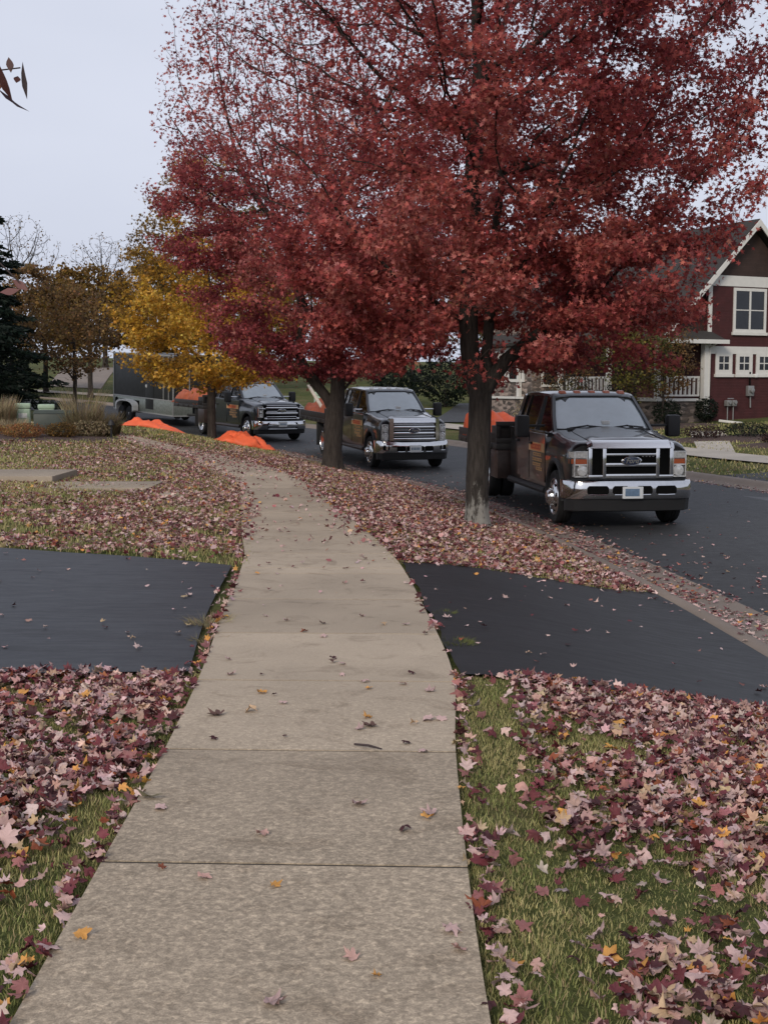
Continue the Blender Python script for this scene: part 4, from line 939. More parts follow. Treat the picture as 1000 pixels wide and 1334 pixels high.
# second red maple
b2=(-1.22,31.0); z2=h1(*b2)
trunk2=[(0,0,-.05,0),(0,0,.4,0),(.02,0,.9,1),(.05,0,1.35,2),(-.12,.05,1.7,3),(-.36,.1,2.0,4),(-.62,.1,2.35,5),(-.85,.1,2.8,6),
        (.12,0,1.75,3),(.14,.05,2.2,8),(.10,.1,2.8,9),(.1,.1,3.5,10),(.1,.1,4.2,11),(.05,.1,5.0,12),(0,.1,6,13),
        (.34,0,1.98,8),(.62,0,2.35,15),(.95,0,2.75,16),(-.1,-.2,2.6,9),(-.35,-.35,3.2,18),(-.6,0,3.6,7),(-.9,.1,4.6,20),(-1.1,.1,5.6,21)]
def d2(Q): return np.interp(Q[:,2],[1.8,3,6,7.0,8.0,9.4,13],[2.0,1.5,1.0,.62,.32,.15,.06])
RED2=pal([(.172,.035,.045),(.248,.050,.058),(.325,.070,.072),(.405,.108,.098),(.475,.19,.165)],.22,lambda P:np.interp(P[:,2],[2,5,9],[-.08,.02,.20]))
tree('red_maple','crimson maple standing behind the big one, its trunk in front of the middle truck','tree',(b2[0],b2[1],z2),trunk2,
     [(1.95,1.3),(2.3,2.3),(3.4,3.0),(5.0,3.65),(7.4,4.35),(9.3,4.0),(11.1,2.9),(12.3,1.5),(13,.4)],3800,92000,.12,RED2,LEAF_TREE,8,.23,off=.15,tip=.0046,D=.24,kill=.34,dens=d2,trop=.10)
# yellow maple
b3=(-5.45,41.4); z3=h1(*b3)
trunk3=[(0,0,-.05,0),(0,0,.5,0),(0,0,1.1,1),(.02,0,1.6,2),(.0,0,2.1,3),(-.05,0,2.8,4),(-.05,0,3.6,5),(-.05,0,4.6,6),(.3,.1,2.4,3),(.6,.1,2.9,8),(-.35,0,2.5,4),(-.7,0,3.0,10)]
def d3(Q): return np.interp(Q[:,2],[1.2,3,5.5,7.5],[1.4,1.3,1.0,.8])
YEL=pal([(.17,.105,.032),(.29,.165,.034),(.45,.25,.036),(.60,.345,.042),(.66,.43,.10)],.22,lambda P:np.interp(P[:,2],[1.8,3.2,6,8],[.18,.10,-.22,-.45]))
tree('yellow_maple','golden yellow maple with browner top, in front of the trailer','tree',(b3[0],b3[1],z3),trunk3,
     [(1.55,1.2),(1.9,2.3),(2.8,2.8),(4.2,3.0),(5.8,2.7),(7.4,2.0),(8.8,1.1),(9.6,.3)],1900,33000,.155,YEL,LEAF_TREE,12,.135,off=.16,D=.24,kill=.36,dens=d3,cx=(-.1,0))
# smaller trees further off
def small_tree(name,label,x,y,H,R,z0,nL,ls,palette,seed,baseR=.10,nA=700,tm=LEAF_LOW,group='trees along the far street',bare=False,trop=.06):
    z=h1(x,y); tk=[(0,0,-.05,0),(0,0,H*.14,0),(.03,0,H*.26,1),(0,.03,H*.40,2),(.02,0,H*.55,3),(-.3*R,.1,H*.42,2),(.3*R,-.1,H*.45,3)]
    prof=[(z0,R*.35),(z0+.12*H,R*.8),(z0+.30*H,R),(z0+.5*H,R*.92),(z0+.68*H,R*.6),(H,R*.12)]
    return tree(name,label,'tree',(x,y,z),tk,prof,nA,nL,ls,palette,tm,seed,baseR,group=group,D=.30 if not bare else .34,kill=.45,tip=.006 if not bare else .0105,trop=trop,off=.2)
BRN=pal([(.085,.055,.034),(.14,.085,.042),(.19,.11,.046),(.24,.14,.05),(.20,.135,.07)],.25)
OCH=pal([(.08,.05,.02),(.14,.08,.024),(.20,.115,.028),(.27,.155,.034)],.25)
GRN=pal([(.05,.055,.02),(.10,.095,.03),(.17,.14,.03),(.24,.19,.05)],.25)
small_tree('autumn_tree','slim trunked tree with thin brown foliage beside the far road',-12.85,54.5,5.6,2.1,1.7,5200,.15,BRN,21,.085,900)
small_tree('autumn_tree','ochre tree with a thick dark trunk, between the brown tree and the trailer',-17.0,76,7.6,3.0,2.2,10000,.24,OCH,22,.24,700)
small_tree('autumn_tree','wide brown tree across the far road, behind the slim one',-20.6,80,8.0,3.3,2.0,11000,.24,BRN,23,.2,700)
small_tree('autumn_tree','ochre brown tree rising behind the trailer roof',-13.2,80,8.4,3.6,2.0,12000,.25,OCH,24,.2,700)
small_tree('autumn_tree','olive brown tree behind the yellow maple',-8.5,82,8.0,3.6,1.8,10000,.25,GRN,25,.2,700)
for k,(x,y,H,R) in enumerate(((-31,112,13.5,4.5),(-25,118,12.0,4.0),(-19.5,116,11.5,4.0),(-36,108,11,4))):
    small_tree('bare_tree',('tall bare grey tree behind the spruce','bare grey tree left of the brown treetops','bare grey tree whose twigs rise over the ochre treetop','bare grey tree at the left picture edge')[k],x,y,H,R,3.0,900,.2,BRN,31+k,.2,2200,group='bare trees on the far hill',bare=True,trop=.2)
# ornamental tree with thin yellow leaves at the porch, small bare trees near the house
small_tree('ornamental_tree','small tree with sparse yellow green leaves before the porch',9.55,50.0,4.3,1.55,1.2,3600,.13,GRN,41,.10,700,group='small trees before the red house')
small_tree('ornamental_tree','nearly bare dark small tree left of the porch railing',7.2,52.5,4.6,1.5,1.3,2200,.13,BRN,42,.11,700,group='small trees before the red house')
small_tree('ornamental_tree','dark multi stemmed tree by the near porch corner',10.75,50.6,3.9,1.2,1.0,2600,.12,BRN,43,.10,700,group='small trees before the red house')
for k,(x,y,H,R,pl_) in enumerate(((2,92,9,4.2,OCH),(-4,96,10,4.4,BRN),(8.5,90,10,4.2,GRN),(16,95,11,4.5,BRN),(24,92,10,4.4,OCH))):
    small_tree('autumn_tree',('ochre tree on the hill behind the middle truck','brown tree on the hill behind the farthest truck','olive tree on the hill left of the red house','brown tree behind the red house roof','ochre tree behind the right end of the red house')[k],x,y,H,R,1.8,5000,.28,pl_,51+k,.2,500,group='trees on the far hill')
# crab apple just left of the frame; one of its twigs hangs into view
bq=(-3.35,5.4); zq_=h1(*bq)
tkq=[(0,0,-.05,0),(0,0,.4,0),(.03,0,.9,1),(.08,0,1.3,2),(.3,0,1.7,3),(.55,.02,2.1,4),(.85,.05,2.5,5),(1.2,.06,2.78,6),(1.5,.07,2.90,7),(1.72,.08,2.92,8),(-.2,.1,1.8,3),(-.4,.2,2.4,10),(.1,.3,2.3,4)]
CRAB=pal([(.10,.035,.03),(.17,.06,.045),(.24,.10,.075),(.20,.12,.10)],.25)
TQ=tree('crab_apple_tree','small tree at the left edge with a few brown leaves hanging into view','tree',(bq[0],bq[1],zq_),tkq,[(1.6,.5),(2.2,.9),(3.0,1.0),(3.8,.6),(4.2,.15)],260,420,.085,CRAB,LEAF_OVAL,61,.06,D=.2,kill=.35,cx=(-.45,0),curl=.35)
hl=np.array([(1.80,.06,2.885),(1.825,.08,2.955),(1.885,.07,2.885),(1.85,.09,2.90),(1.84,.06,2.80),(1.74,.1,2.86)]); rg=np.random.default_rng(4)
V,F,cc=leaves(hl,np.array([(.9,-.5,.2),(.3,-.8,.5),(.97,-.2,.1),(.3,-.5,.8),(.6,-.2,.75),(.5,-.8,.2)]),np.array([.085,.045,.08,.04,.08,.07]),np.array([(.12,.045,.035),(.15,.09,.08),(.13,.09,.08),(.12,.04,.03),(.05,.02,.025),(.2,.08,.05)]),LEAF_OVAL,.12,rg)
np_mesh('hanging_leaf',V,F,M_LEAF,cc,TQ)
MB().tube([(1.66,.08,2.92),(1.76,.08,2.93),(1.87,.07,2.94)],.003,4).build('twig',M_TWIG,TQ)
hl=np.array([(1.79,.1,2.04),(1.83,.12,2.07)]); V,F,cc=leaves(hl,np.array([(.4,-.8,.3),(.2,-.9,.1)]),np.array([.045,.04]),np.array([(.30,.15,.14),(.26,.13,.12)]),LEAF_OVAL,.3,rg); np_mesh('hanging_leaf',V,F,M_LEAF,cc,TQ)
MB().tube([(.85,.05,2.5),(1.2,.1,2.48),(1.55,.12,2.36),(1.83,.11,2.08)],[.006,.005,.004,.003],4).build('twig',M_TWIG,TQ)
# spruce at the left edge
def spruce(x,y,H,R,label,seed):
    rng=np.random.default_rng(seed); z=h1(x,y); T=empty('spruce_tree',(x,y,z),(0,0,0),label,'tree')
    MB().tube([(0,0,-.1),(0,0,H*.5),(0,0,H)],[.18,.10,.01],8).build('trunk',M_BARK2,T)
    br=MB(); pts=[];dirs=[]
    for k in range(int(H*16)):
        h=H*(.04+.95*(k/(H*16))); L_=R*(1-h/H)**.85*rng.uniform(.75,1.1)+.1; a=rng.uniform(0,6.283); tip=np.array([math.cos(a)*L_,math.sin(a)*L_,h-.12*L_+.05])
        br.tube([(0,0,h),tuple(tip*np.array([.5,.5,1])+np.array([0,0,-.04*L_])),tuple(tip)],[.018,.012,.004],3,False)
        for q in range(int(14+80*L_)):
            t=rng.uniform(.15,1.0)**.8; p=np.array([tip[0]*t,tip[1]*t,h+(tip[2]-h)*t]); side=rng.normal(0,.16*L_*(1.1-t)+.03,3)*np.array([1,1,.35]); pts.append(p+side); dirs.append((math.cos(a)+side[0]*2,math.sin(a)+side[1]*2,-.25))
    br.build('branch',M_BARK2,T,0)
    P_=np.array(pts); n=len(P_); d=np.array(dirs)+rng.normal(0,.35,(n,3)); d/=np.linalg.norm(d,axis=1,keepdims=True)
    u=np.cross(d,rng.normal(size=(n,3))); u/=np.linalg.norm(u,axis=1,keepdims=True); s=rng.uniform(.10,.2,n)[:,None]
    V=np.stack([P_-u*s*.28,P_+u*s*.28,P_+d*s+u*s*.12,P_+d*s*1.2,P_+d*s-u*s*.12],1).reshape(-1,3); F=(np.array([[0,1,2],[0,2,4],[4,2,3]])[None]+(np.arange(n)*5)[:,None,None]).reshape(-1,3)
    c=np.array([.010,.018,.013])*np.exp(rng.normal(0,.35,(n,1))); np_mesh('crown',V,F,M_LEAF,np.repeat(c,5,0),T)
spruce(-16.6,50.0,12.5,4.4,'dark blue green spruce at the left edge of the picture',71)
spruce(-21.5,76,6.5,2.2,'small dark spruce further back beside the far lawn',72)
# ------------------------------------------------------------------ shrubs and grasses
def shrub(name,label,x,y,w,h,n,ls,palette,seed,group=None,stems=14,cat='shrub',tm=LEAF_OVAL,flat=.35):
    rng=np.random.default_rng(seed); z=h1(x,y); T=empty(name,(x,y,z),(0,0,0),label,cat,group)
    mb=MB()
    for k in range(stems):
        a=rng.uniform(0,6.283); r=w*.5*rng.uniform(.2,.95); hh=h*rng.uniform(.6,1.0)
        mb.tube([(.05*math.cos(a),.05*math.sin(a),-.03),(r*.5*math.cos(a),r*.5*math.sin(a),hh*.6),(r*math.cos(a),r*math.sin(a),hh)],[.012,.008,.003],4,False)
    mb.build('stem',M_TWIG,T,0)
    q=rng.normal(size=(n,3)); q/=np.linalg.norm(q,axis=1,keepdims=True); q*=rng.uniform(.35,1,(n,1))**.5; q*=1+.22*noise3(q*3,2.2,seed)[:,None]
    P=np.stack([q[:,0]*w*.5,q[:,1]*w*.5,h*.52+q[:,2]*h*.5],1); P[:,2]=np.maximum(P[:,2],.02)
    Nn=q*.6+rng.normal(0,.7,(n,3))+np.array([0,0,flat]); V,F,c=leaves(P,Nn,ls*rng.uniform(.6,1.2,n)*.5,palette(P+np.array([x,y,z]),rng),tm,.2,rng)
    np_mesh('foliage',V,F,M_LEAF,c,T); return T
DKG=pal([(.006,.010,.007),(.010,.017,.010),(.016,.026,.014)],.3); RUS=pal([(.15,.065,.038),(.24,.10,.048),(.32,.145,.055),(.28,.19,.07)],.25); TAN=pal([(.22,.17,.10),(.33,.265,.16),(.43,.355,.235)],.2); MAR=pal([(.020,.013,.012),(.035,.018,.016),(.05,.026,.02)],.3); OLV=pal([(.05,.05,.02),(.085,.08,.03),(.13,.11,.045)],.25)
def tuft(name,label,x,y,w,h,n,palette,seed,group,lean=.25,bw=.012,cat='grass clump'):
    rng=np.random.default_rng(seed); z=h1(x,y)
    a=rng.uniform(0,6.283,n); r=w*.5*np.sqrt(rng.uniform(0,1,n)); bx=r*np.cos(a); by=r*np.sin(a); hh=h*rng.uniform(.5,1.0,n); ln=lean*hh*rng.uniform(.3,1.3,n); t=a+rng.normal(0,.5,n)
    u=np.stack([-np.sin(t+1),np.cos(t+1),0*t],1)*bw; B=np.stack([bx,by,0*bx-.02],1); M_=B+np.stack([ln*.35*np.cos(t),ln*.35*np.sin(t),hh*.6],1); E=B+np.stack([ln*np.cos(t),ln*np.sin(t),hh],1)
    V=np.stack([B-u,B+u,M_+u*.8,M_-u*.8,E],1).reshape(-1,3); F=(np.array([[0,1,2],[0,2,3],[3,2,4]])[None]+(np.arange(n)*5)[:,None,None]).reshape(-1,3)
    o=np_mesh(name,V,F,M_LEAF,np.repeat(palette(np.stack([bx,by,hh],1),rng),5,0)); o.location=(x,y,z); return tag(o,label,cat,group,'thing')
# mulch bed with its planting, left beyond the lawn
M_MULCH=mat('mulch',(.055,.032,.026),.95,var=.5,vs=14,bump=1,bs=22)
def blob(name,cx,cy,rx,ry,h,ang=0,m=M_MULCH):
    V=[];F=[]; n,k=40,8
    for i in range(k+1):
        for j in range(n):
            a=2*math.pi*j/n; r=(i/k)*(1+.10*math.sin(3*a+cx)+.06*math.sin(7*a)); px,py=rx*r*math.cos(a),ry*r*math.sin(a); X,Y=cx+px*math.cos(ang)-py*math.sin(ang),cy+px*math.sin(ang)+py*math.cos(ang)
            V.append((X,Y,h1(X,Y)+.02+h*(1-(i/k)**2)-(.03 if i==k else 0)))
    for i in range(k):
        for j in range(n): F.append((i*n+j,i*n+(j+1)%n,(i+1)*n+(j+1)%n,(i+1)*n+j))
    tag(np_mesh(name,np.array(V),np.array(F),m,smooth=True),kind='structure')
blob('garden_bed',-10.9,38.2,3.2,2.0,.10)
blob('garden_bed',11.6,43.3,2.6,1.3,.08,.1); blob('garden_bed',12.9,40.3,2.1,1.0,.08,.1); blob('garden_bed',10.6,50.2,2.6,1.2,.06,.4)
k=0
labs=['rust red low shrub at the left end of the garden bed','rust orange low shrub in front of the transformer box','yellow orange low shrub right of the transformer box','tawny low shrub at the right end of the garden bed','dull red low shrub behind the garden bed front edge']
for x,y,w_,h_,pl_ in((-11.7,37.6,1.5,.50,RUS),(-10.3,37.4,1.3,.46,RUS),(-9.35,37.9,1.0,.50,OCH),(-8.75,38.9,1.2,.55,TAN),(-12.9,38.0,1.3,.45,RUS)):
    shrub('low_shrub',labs[k],x,y,w_,h_,1700,.075,pl_,100+k,'low shrubs of the garden bed'); k+=1
tuft('grass_clump','tall beige ornamental grass left of the pale green pedestal',-12.0,40.4,1.2,1.25,900,TAN,120,'beige ornamental grasses')
tuft('grass_clump','beige ornamental grass at the very left picture edge',-12.3,39.2,1.0,1.1,800,TAN,121,'beige ornamental grasses')
tuft('grass_clump','tall wispy beige grass right of the transformer box',-9.35,40.6,1.1,1.65,420,TAN,122,'beige ornamental grasses',.35,.009)
tuft('grass_clump','olive tan grass clump at the right end of the garden bed',-8.8,39.6,1.5,.85,1100,pal([(.07,.06,.03),(.11,.085,.045),(.16,.12,.07)],.25),123,'beige ornamental grasses',.5)
tuft('grass_clump','short beige grass clump in front of the pale green pedestal',-11.1,39.0,.9,.6,500,TAN,124,'beige ornamental grasses',.3)
# dried grass tufts in the gap between left drive and pavement
tuft('grass_clump','dry tan grass tuft between the left driveway and the sidewalk',-1.23,9.05,.26,.10,260,pal([(.24,.19,.10),(.34,.28,.16),(.42,.35,.22)],.15),125,'dry tufts at the driveway edge',1.3,.004)
tuft('grass_clump','dry tan grass tuft at the left driveway corner, nearer the camera',-1.16,8.45,.18,.07,140,pal([(.24,.19,.10),(.34,.28,.16)],.15),126,'dry tufts at the driveway edge',1.3,.004)
tuft('grass_clump','green grass tuft between the right driveway and the sidewalk',.47,8.35,.22,.07,260,pal([(.08,.10,.03),(.14,.15,.05)],.2),127,'green tufts at the driveway edge',1.1,.004)
tuft('grass_clump','green grass tuft at the right driveway edge, the farther one',.44,9.5,.14,.06,150,pal([(.08,.10,.03),(.14,.15,.05)],.2),128,'green tufts at the driveway edge',1.1,.004)
# across the street
ev=((3.2,68,3.4,2.6,'dark evergreen shrub on the far lawn behind the middle truck, the largest'),(.6,70,2.8,2.1,'dark evergreen shrub left of the largest one on the far lawn'),(5.9,66.5,2.6,2.2,'dark evergreen shrub on the far lawn, just left of the big maple trunk'))
for i,(x,y,w_,h_,lb) in enumerate(ev): shrub('evergreen_shrub',lb,x,y,w_,h_,3200,.20,DKG,140+i,'dark evergreen shrubs')
for i,(x,y,w_,h_,lb) in enumerate(((12.75,51.75,.95,1.0,'dark round shrub at the corner of the red wall'),(11.0,50.8,1.2,1.0,'dark round shrub before the porch stone base'),(9.3,52.6,1.7,1.7,'dark round shrub under the front porch railing'),(7.7,53.6,2.2,2.3,'dark round shrub at the far end of the porch'))):
    shrub('evergreen_shrub',lb,x,y,w_,h_,1500,.11,DKG,150+i,'dark shrubs along the porch')
shrub('brown_shrub','tan brown shrub seen between the big trunk and the nearest truck',5.3,46.5,1.8,1.5,1300,.10,TAN,160,None,30)
shrub('brown_shrub','olive shrub standing behind the nearest truck bed',6.8,49.0,1.6,1.9,1200,.11,OLV,161,None,30)
for i,(x,y,w_,h_,lb) in enumerate(((10.6,43.4,1.6,.45,'dark withered plants at the left end of the far garden bed'),(12.0,43.2,1.7,.55,'dark withered plants in the middle of the far garden bed'),(13.3,43.4,1.4,.5,'dark withered plants right of the front walk'),(12.3,40.3,1.5,.4,'dark withered plants beside the far sidewalk'),(13.5,40.6,1.2,.55,'reddish dark withered plants at the right picture edge'))):
    shrub('withered_plant',lb,x,y,w_,h_,900,.09,MAR if i!=1 else DKG,170+i,'withered plants in the far yard',30,'plant')
# ------------------------------------------------------------------ grass blades and fallen leaves
def walk_edges(y): return np.interp(y,LP[:,1],LP[:,0]),np.interp(y,RP[:,1],RP[:,0])
def pn(x,y,s,ph): return (np.sin(x*s+ph)+np.sin(y*s*1.2+ph*1.7)+np.sin((x+y)*s*.7+ph*2.3)+np.sin((x-1.4*y)*s*1.5+ph*.6)+np.sin((1.7*x+y)*s*2.1+ph*3.1))/5
def drive_right(x,y): l,r=walk_edges(y); return (x>r)&(y>7.40+.24*(x-.4))&(y<12.2+.36*(x-.2))
def drive_left(x,y): l,r=walk_edges(y); return (x<l-.05)&(y>7.42)&(y<12.0+1.75*(1-np.exp(-(-1.3-x)*.5))+.02*(-1.3-x))
def leaf_density(x,y,s,d):
    l,r=walk_edges(y); onw=(x>l)&(x<r); rt=x>=r; lf=x<=l
    D=np.zeros(len(x)); p=pn(x,y,1.9,1.3); q=pn(x,y,4.7,.4)
    er=x-r; el=l-x
    verge=rt&(d>.3)
    # near right lawn
    m=verge&(y<9)
    patch=np.clip(.80+1.1*p+1.2*q+(y-4.4)*.10+(x-1.0)*.34,.16,1.2)
    v=960*patch*sstep((er-.20-.10*q)/.30); v=np.where(er<.10,330+190*q,v); v=np.where((er>=.10)&(er<.5),np.maximum(v,40),v); D=np.where(m,v,D)
    # near left lawn
    m=lf&(y<9)
    patch=np.clip(1.0+1.1*p+1.0*q+(y-4.3)*.14+(el-.4)*.40,.22,1.2)
    v=1000*patch*np.interp(el,[1.6,2.8,3.6],[1,.35,.12])*np.where(y<5.2,sstep((el-.12)/.35),1); v=np.where(el<.10,360+190*q,v); D=np.where(m,v,D)
    # boulevard under the maples
    m=verge&(y>=9); f=np.interp(y,[11,14,30,35,39,46],[600,590,480,210,50,10]); v=f*np.clip(.95+.7*p+.5*q,.12,1.2); D=np.where(m,v,D)
    # left lawn beyond the drive
    m=lf&(y>=9); f=np.interp(el,[0,1.3,3,5,9],[480,440,270,130,60])*np.interp(y,[12,21,26,33,40],[1,.9,.75,.6,.25]); v=f*np.clip(.80+1.1*p+.6*q,.08,1.2); D=np.where(m,v,D)
    # pavement
    edge=np.minimum(x-l,r-x); f=np.interp(y,[3,9,11,13.5,15,20,24,28,32,36,42],[0,1.5,7,14,14,12,18,70,90,30,8]); w=np.interp(y,[8,13,14,19,24],[.02,.04,.36,.30,.26]); v=f+np.where(y>11,190*np.clip(1-edge/w,0,1)**1.3*np.interp(y,[11,13.5,15],[.2,.5,1]),110*np.clip(1-edge/.07,0,1)); D=np.where(onw,v,D)
    # drives
    dr=drive_right(x,y)&(d>.28); D=np.where(dr,4.6+3*np.exp(-(d-.3)/.25)+2.5*np.exp(-(12.3+.36*x-y)/.5)+30*np.exp(-(12.22+.36*(x-.2)-y)/.09)+28*np.exp(-er/.06),D)
    dl=drive_left(x,y); D=np.where(dl,3.0+40*np.exp(-el/.16)*(y>9.5)+14*np.exp(-el/.12)+45*np.exp(-(y-7.42)/.07)+(60*np.exp(-(13.7-y)/.25)*np.exp(-el/.8)),D)
    # kerb, gutter and street
    k=(d<=.3)&(d>-ROAD_W); g=np.where(d>.08,10,np.where(d>-.72,np.interp(s,[5,9,22,45],[190,230,200,90])*np.clip(.9+.8*q-.9*np.clip((-d-.35)/.3,0,1)*np.interp(s,[8,14],[1,.3]),.06,1.2),np.interp(s,[0,30,50],[16,14,6])*np.exp((d+.7)/.9)+.8)); D=np.where(k,g,D)
    D=np.where((d<-ROAD_W+.75)&(d>-ROAD_W-.3),70,D); D=np.where(d<-ROAD_W-.3,np.interp(-d-ROAD_W,[.3,4,12],[16,4,1.5]),D)
    return D
_r=np.random.default_rng(77)
def scatter(x0,x1,y0,y1,mx):
    n=int((x1-x0)*(y1-y0)*mx); x=_r.uniform(x0,x1,n); y=_r.uniform(y0,y1,n); s,d=sd(x,y); D=leaf_density(x,y,s,d); k=_r.uniform(0,mx,n)<D; return x[k],y[k],s[k],d[k],D[k]
parts=[scatter(-4.6,3.4,2.7,9,1220),scatter(-6.5,4.6,9,20,740),scatter(-10,3.5,20,34,540),scatter(-12,1.5,34,48,150),scatter(4,13,9,40,70)]
X,Y,S_,Dd,Dn=[np.concatenate([p[i] for p in parts]) for i in range(5)]
COLS=np.array([(.50,.345,.325),(.43,.265,.23),(.135,.034,.040),(.060,.019,.022),(.26,.075,.036),(.56,.28,.075),(.42,.29,.18),(.25,.105,.10)])
CN=['pale mauve','pinkish tan','burgundy','dark maroon','rust red','orange yellow','tan','dusty rose']
pz=np.array([.29,.14,.22,.10,.035,.025,.05,.14])
ci=_r.choice(8,len(X),p=pz)
ci=np.where((Y>9)&(ci==3)&(_r.uniform(size=len(X))<.6),7,ci)
_od=(drive_right(X,Y)|drive_left(X,Y)); ci=np.where(_od&(_r.uniform(size=len(X))<.45),0,ci)
LC=COLS[ci]*np.exp(_r.normal(0,.16,(len(X),1)))*np.exp(_r.normal(0,.05,(len(X),3)))
def surf(x,y,s,d):
    z=hground(x,y); l,r=walk_edges(y); onw=(x>l)&(x<r)
    z=np.where(onw,z+.036,z); z=np.where(drive_right(x,y)|drive_left(x,y),z+.022,z)
    z=np.where((d<=.31)&(d>.1),zr(s)+.132,z); z=np.where((d<=.1)&(d>-.02),zr(s)+np.interp(d,[-.02,.1],[.04,.125]),z); z=np.where((d<=-.02)&(d>-ROAD_W),np.maximum(road_z(s,d),np.where(d>-.73,zr(s)+.016,-9)),z); return z
Z=surf(X,Y,S_,Dd)
soft=(Dn>12)&(Dd>.31)
Z=Z+np.where(soft,_r.uniform(.008,.022,len(X))+_r.uniform(0,.035,len(X))*np.clip(Dn/300,0,1),_r.uniform(.006,.014,len(X)))
tilt=np.where(soft,.42,.16)[:,None]
NN=np.array([0,0,1])+_r.normal(0,1,(len(X),3))*tilt
SZ=np.clip(_r.normal(.0335,.0095,len(X)),.015,.058)*np.where(Dn<12,.85,1)
# which of them show largest in the picture: those become leaves of their own
dep=Y*math.cos(PITCH)+(CAM_Z-Z)*math.sin(PITCH); uu=500+1700*X/dep; vv=667-1700*(Y*math.sin(PITCH)+(Z-CAM_Z)*math.cos(PITCH))/dep
inv=(uu>4)&(uu<996)&(vv>0)&(vv<1330); app=np.where(inv,SZ*SZ/dep**2*(CAM_Z-Z)/dep,0)
l_,r_=walk_edges(Y); onwalk=(X>l_)&(X<r_)&(Y<10.2)
app[onwalk]=0
own=np.argsort(-app)[:238]; rest=np.ones(len(X),bool); rest[own]=False
rest&=~((X>l_)&(X<r_)&(Y<8.4))
M_LITTER=leaf_mat('fallen_leaf',.12,.62,.3,.22,55)
nearm=rest&(Y<9.5); farm=rest&~(Y<9.5)
Va,Fa,Ca=leaves(np.stack([X,Y,Z],1)[nearm],NN[nearm],SZ[nearm],LC[nearm],LEAF_FINE,.62,_r)
Vb,Fb,Cb=leaves(np.stack([X,Y,Z],1)[farm],NN[farm],SZ[farm],LC[farm],LEAF_MID,.6,_r)
lit=np_mesh('leaf_litter',np.concatenate([Va,Vb]),np.concatenate([Fa,Fb+len(Va)]),M_LITTER,np.concatenate([Ca,Cb]))
tag(lit,'carpet of fallen mauve and burgundy maple leaves','leaf litter',kind='stuff')
# single leaves: a few shapes per colour, copied
SHAPES={}
PALE={'pale':0,'pink':1,'brown':8,'tan':6,'yellow':5,'orange':5,'dark':3,'red':4,'olive':9}
XC=np.concatenate([COLS,[(.10,.055,.045),(.12,.10,.05)]])
def leaf_shape(c,k):
    if (c,k) not in SHAPES:
        rg=np.random.default_rng(900+c*10+k); col=XC[c][None]*np.exp(rg.normal(0,.12,(1,1)))
        V,F,cc=leaves(np.zeros((1,3)),np.array([[0,0,1.]]),np.array([1.]),col,LEAF_FINE if k!=3 else LEAF_OVAL,.62,rg)
        V[:,2]-=np.percentile(V[:,2],12); cc=np.clip(cc*(1+.12*rg.normal(size=(len(cc),1))),0,1)
        o=np_mesh('fallen_leaf',V,F,M_LITTER,cc); me=o.data; bpy.data.objects.remove(o); SHAPES[(c,k)]=me
    return SHAPES[(c,k)]
def put_leaf(x,y,z,c,k,size,nrm,label,group):
    o=bpy.data.objects.new('fallen_leaf',leaf_shape(c,k)); C.objects.link(o)
    q=Vector(nrm).normalized().to_track_quat('Z','Y')@Matrix.Rotation(random.uniform(0,6.283),3,'Z').to_quaternion()
    o.rotation_mode='QUATERNION'; o.rotation_quaternion=q; o.location=(x,y,z); o.scale=(size,)*3; return tag(o,label,'leaf',group)
for i in own:
    side='left' if X[i]<-.5 else 'right'; near='at the sidewalk edge of' if (abs(X[i]-l_[i])<.12 or abs(X[i]-r_[i])<.12) else 'lying in the leaf carpet on'
    if drive_right(X[i:i+1],Y[i:i+1])[0]: near='lying on the asphalt beyond'
    if drive_left(X[i:i+1],Y[i:i+1])[0]: near='lying on the asphalt beyond'
    lab=f'{CN[ci[i]]} maple leaf {near} the {side} front lawn'
    put_leaf(X[i],Y[i],Z[i]-.004,int(ci[i]),random.randrange(3),float(SZ[i]),NN[i],lab,f'{CN[ci[i]]} leaves {near} the {side} front lawn')
WALK=[(-0.83,6.56,'brown',1.5),(-0.67,6.64,'tan',1.2),(-0.65,7.05,'yellow',1),(-0.58,6.99,'dark',.5),(-0.52,6.8,'pale',.9),(-0.08,6.5,'yellow',.9),(-0.12,6.28,'pale',.9),(-0.06,6.34,'brown',1.3),(.15,6.38,'tan',.7),(.21,6.46,'pale',1.2),(.28,6.46,'pale',1),(.1,6.02,'dark',.8),(.18,5.88,'pale',.8),(-0.93,5.2,'olive',1.7),(-0.87,5.06,'pale',1),(-0.1,5.12,'pale',1),(.18,5.0,'pale',1.1),(.16,4.94,'orange',.8),(.08,4.8,'dark',1),(-0.44,4.76,'pink',.9),(-0.6,4.33,'pink',.9),(-0.75,4.41,'red',.6),(-0.36,4.25,'orange',.7),(-0.9,3.85,'yellow',.9),(-0.3,3.41,'pale',1.1),(-0.09,3.69,'pink',.9),(-0.02,3.57,'orange',.5),(.2,3.89,'pale',1.2),(-0.31,7.95,'dark',.8),(-0.3,7.85,'brown',.9),(-0.24,7.79,'pale',.8),(-0.24,7.49,'pale',.7),(-0.1,7.31,'pale',1),(-0.08,7.15,'yellow',.8),(-0.93,7.93,'pale',.7),(-0.87,7.51,'pale',.9),(-0.69,7.49,'dark',.5),(-0.42,9.16,'brown',.9),(-0.53,8.85,'red',.8),(-0.39,8.67,'pale',1),(-0.01,9.12,'tan',.8),(.15,9.12,'pale',.9),(.27,8.75,'brown',.8),(.15,7.53,'dark',.8),(.11,7.25,'pale',.9),(.24,7.09,'pale',1.1),(-0.16,9.46,'pale',.8),(-0.68,9.28,'pale',.7),(-0.79,6.1,'dark',.7),(-0.46,6.14,'dark',.4),(.22,3.75,'pink',.9),(-0.85,9.46,'pale',.8)]
ORD=['nearest','second','third','fourth','fifth','sixth']
seen={}
rows=[]
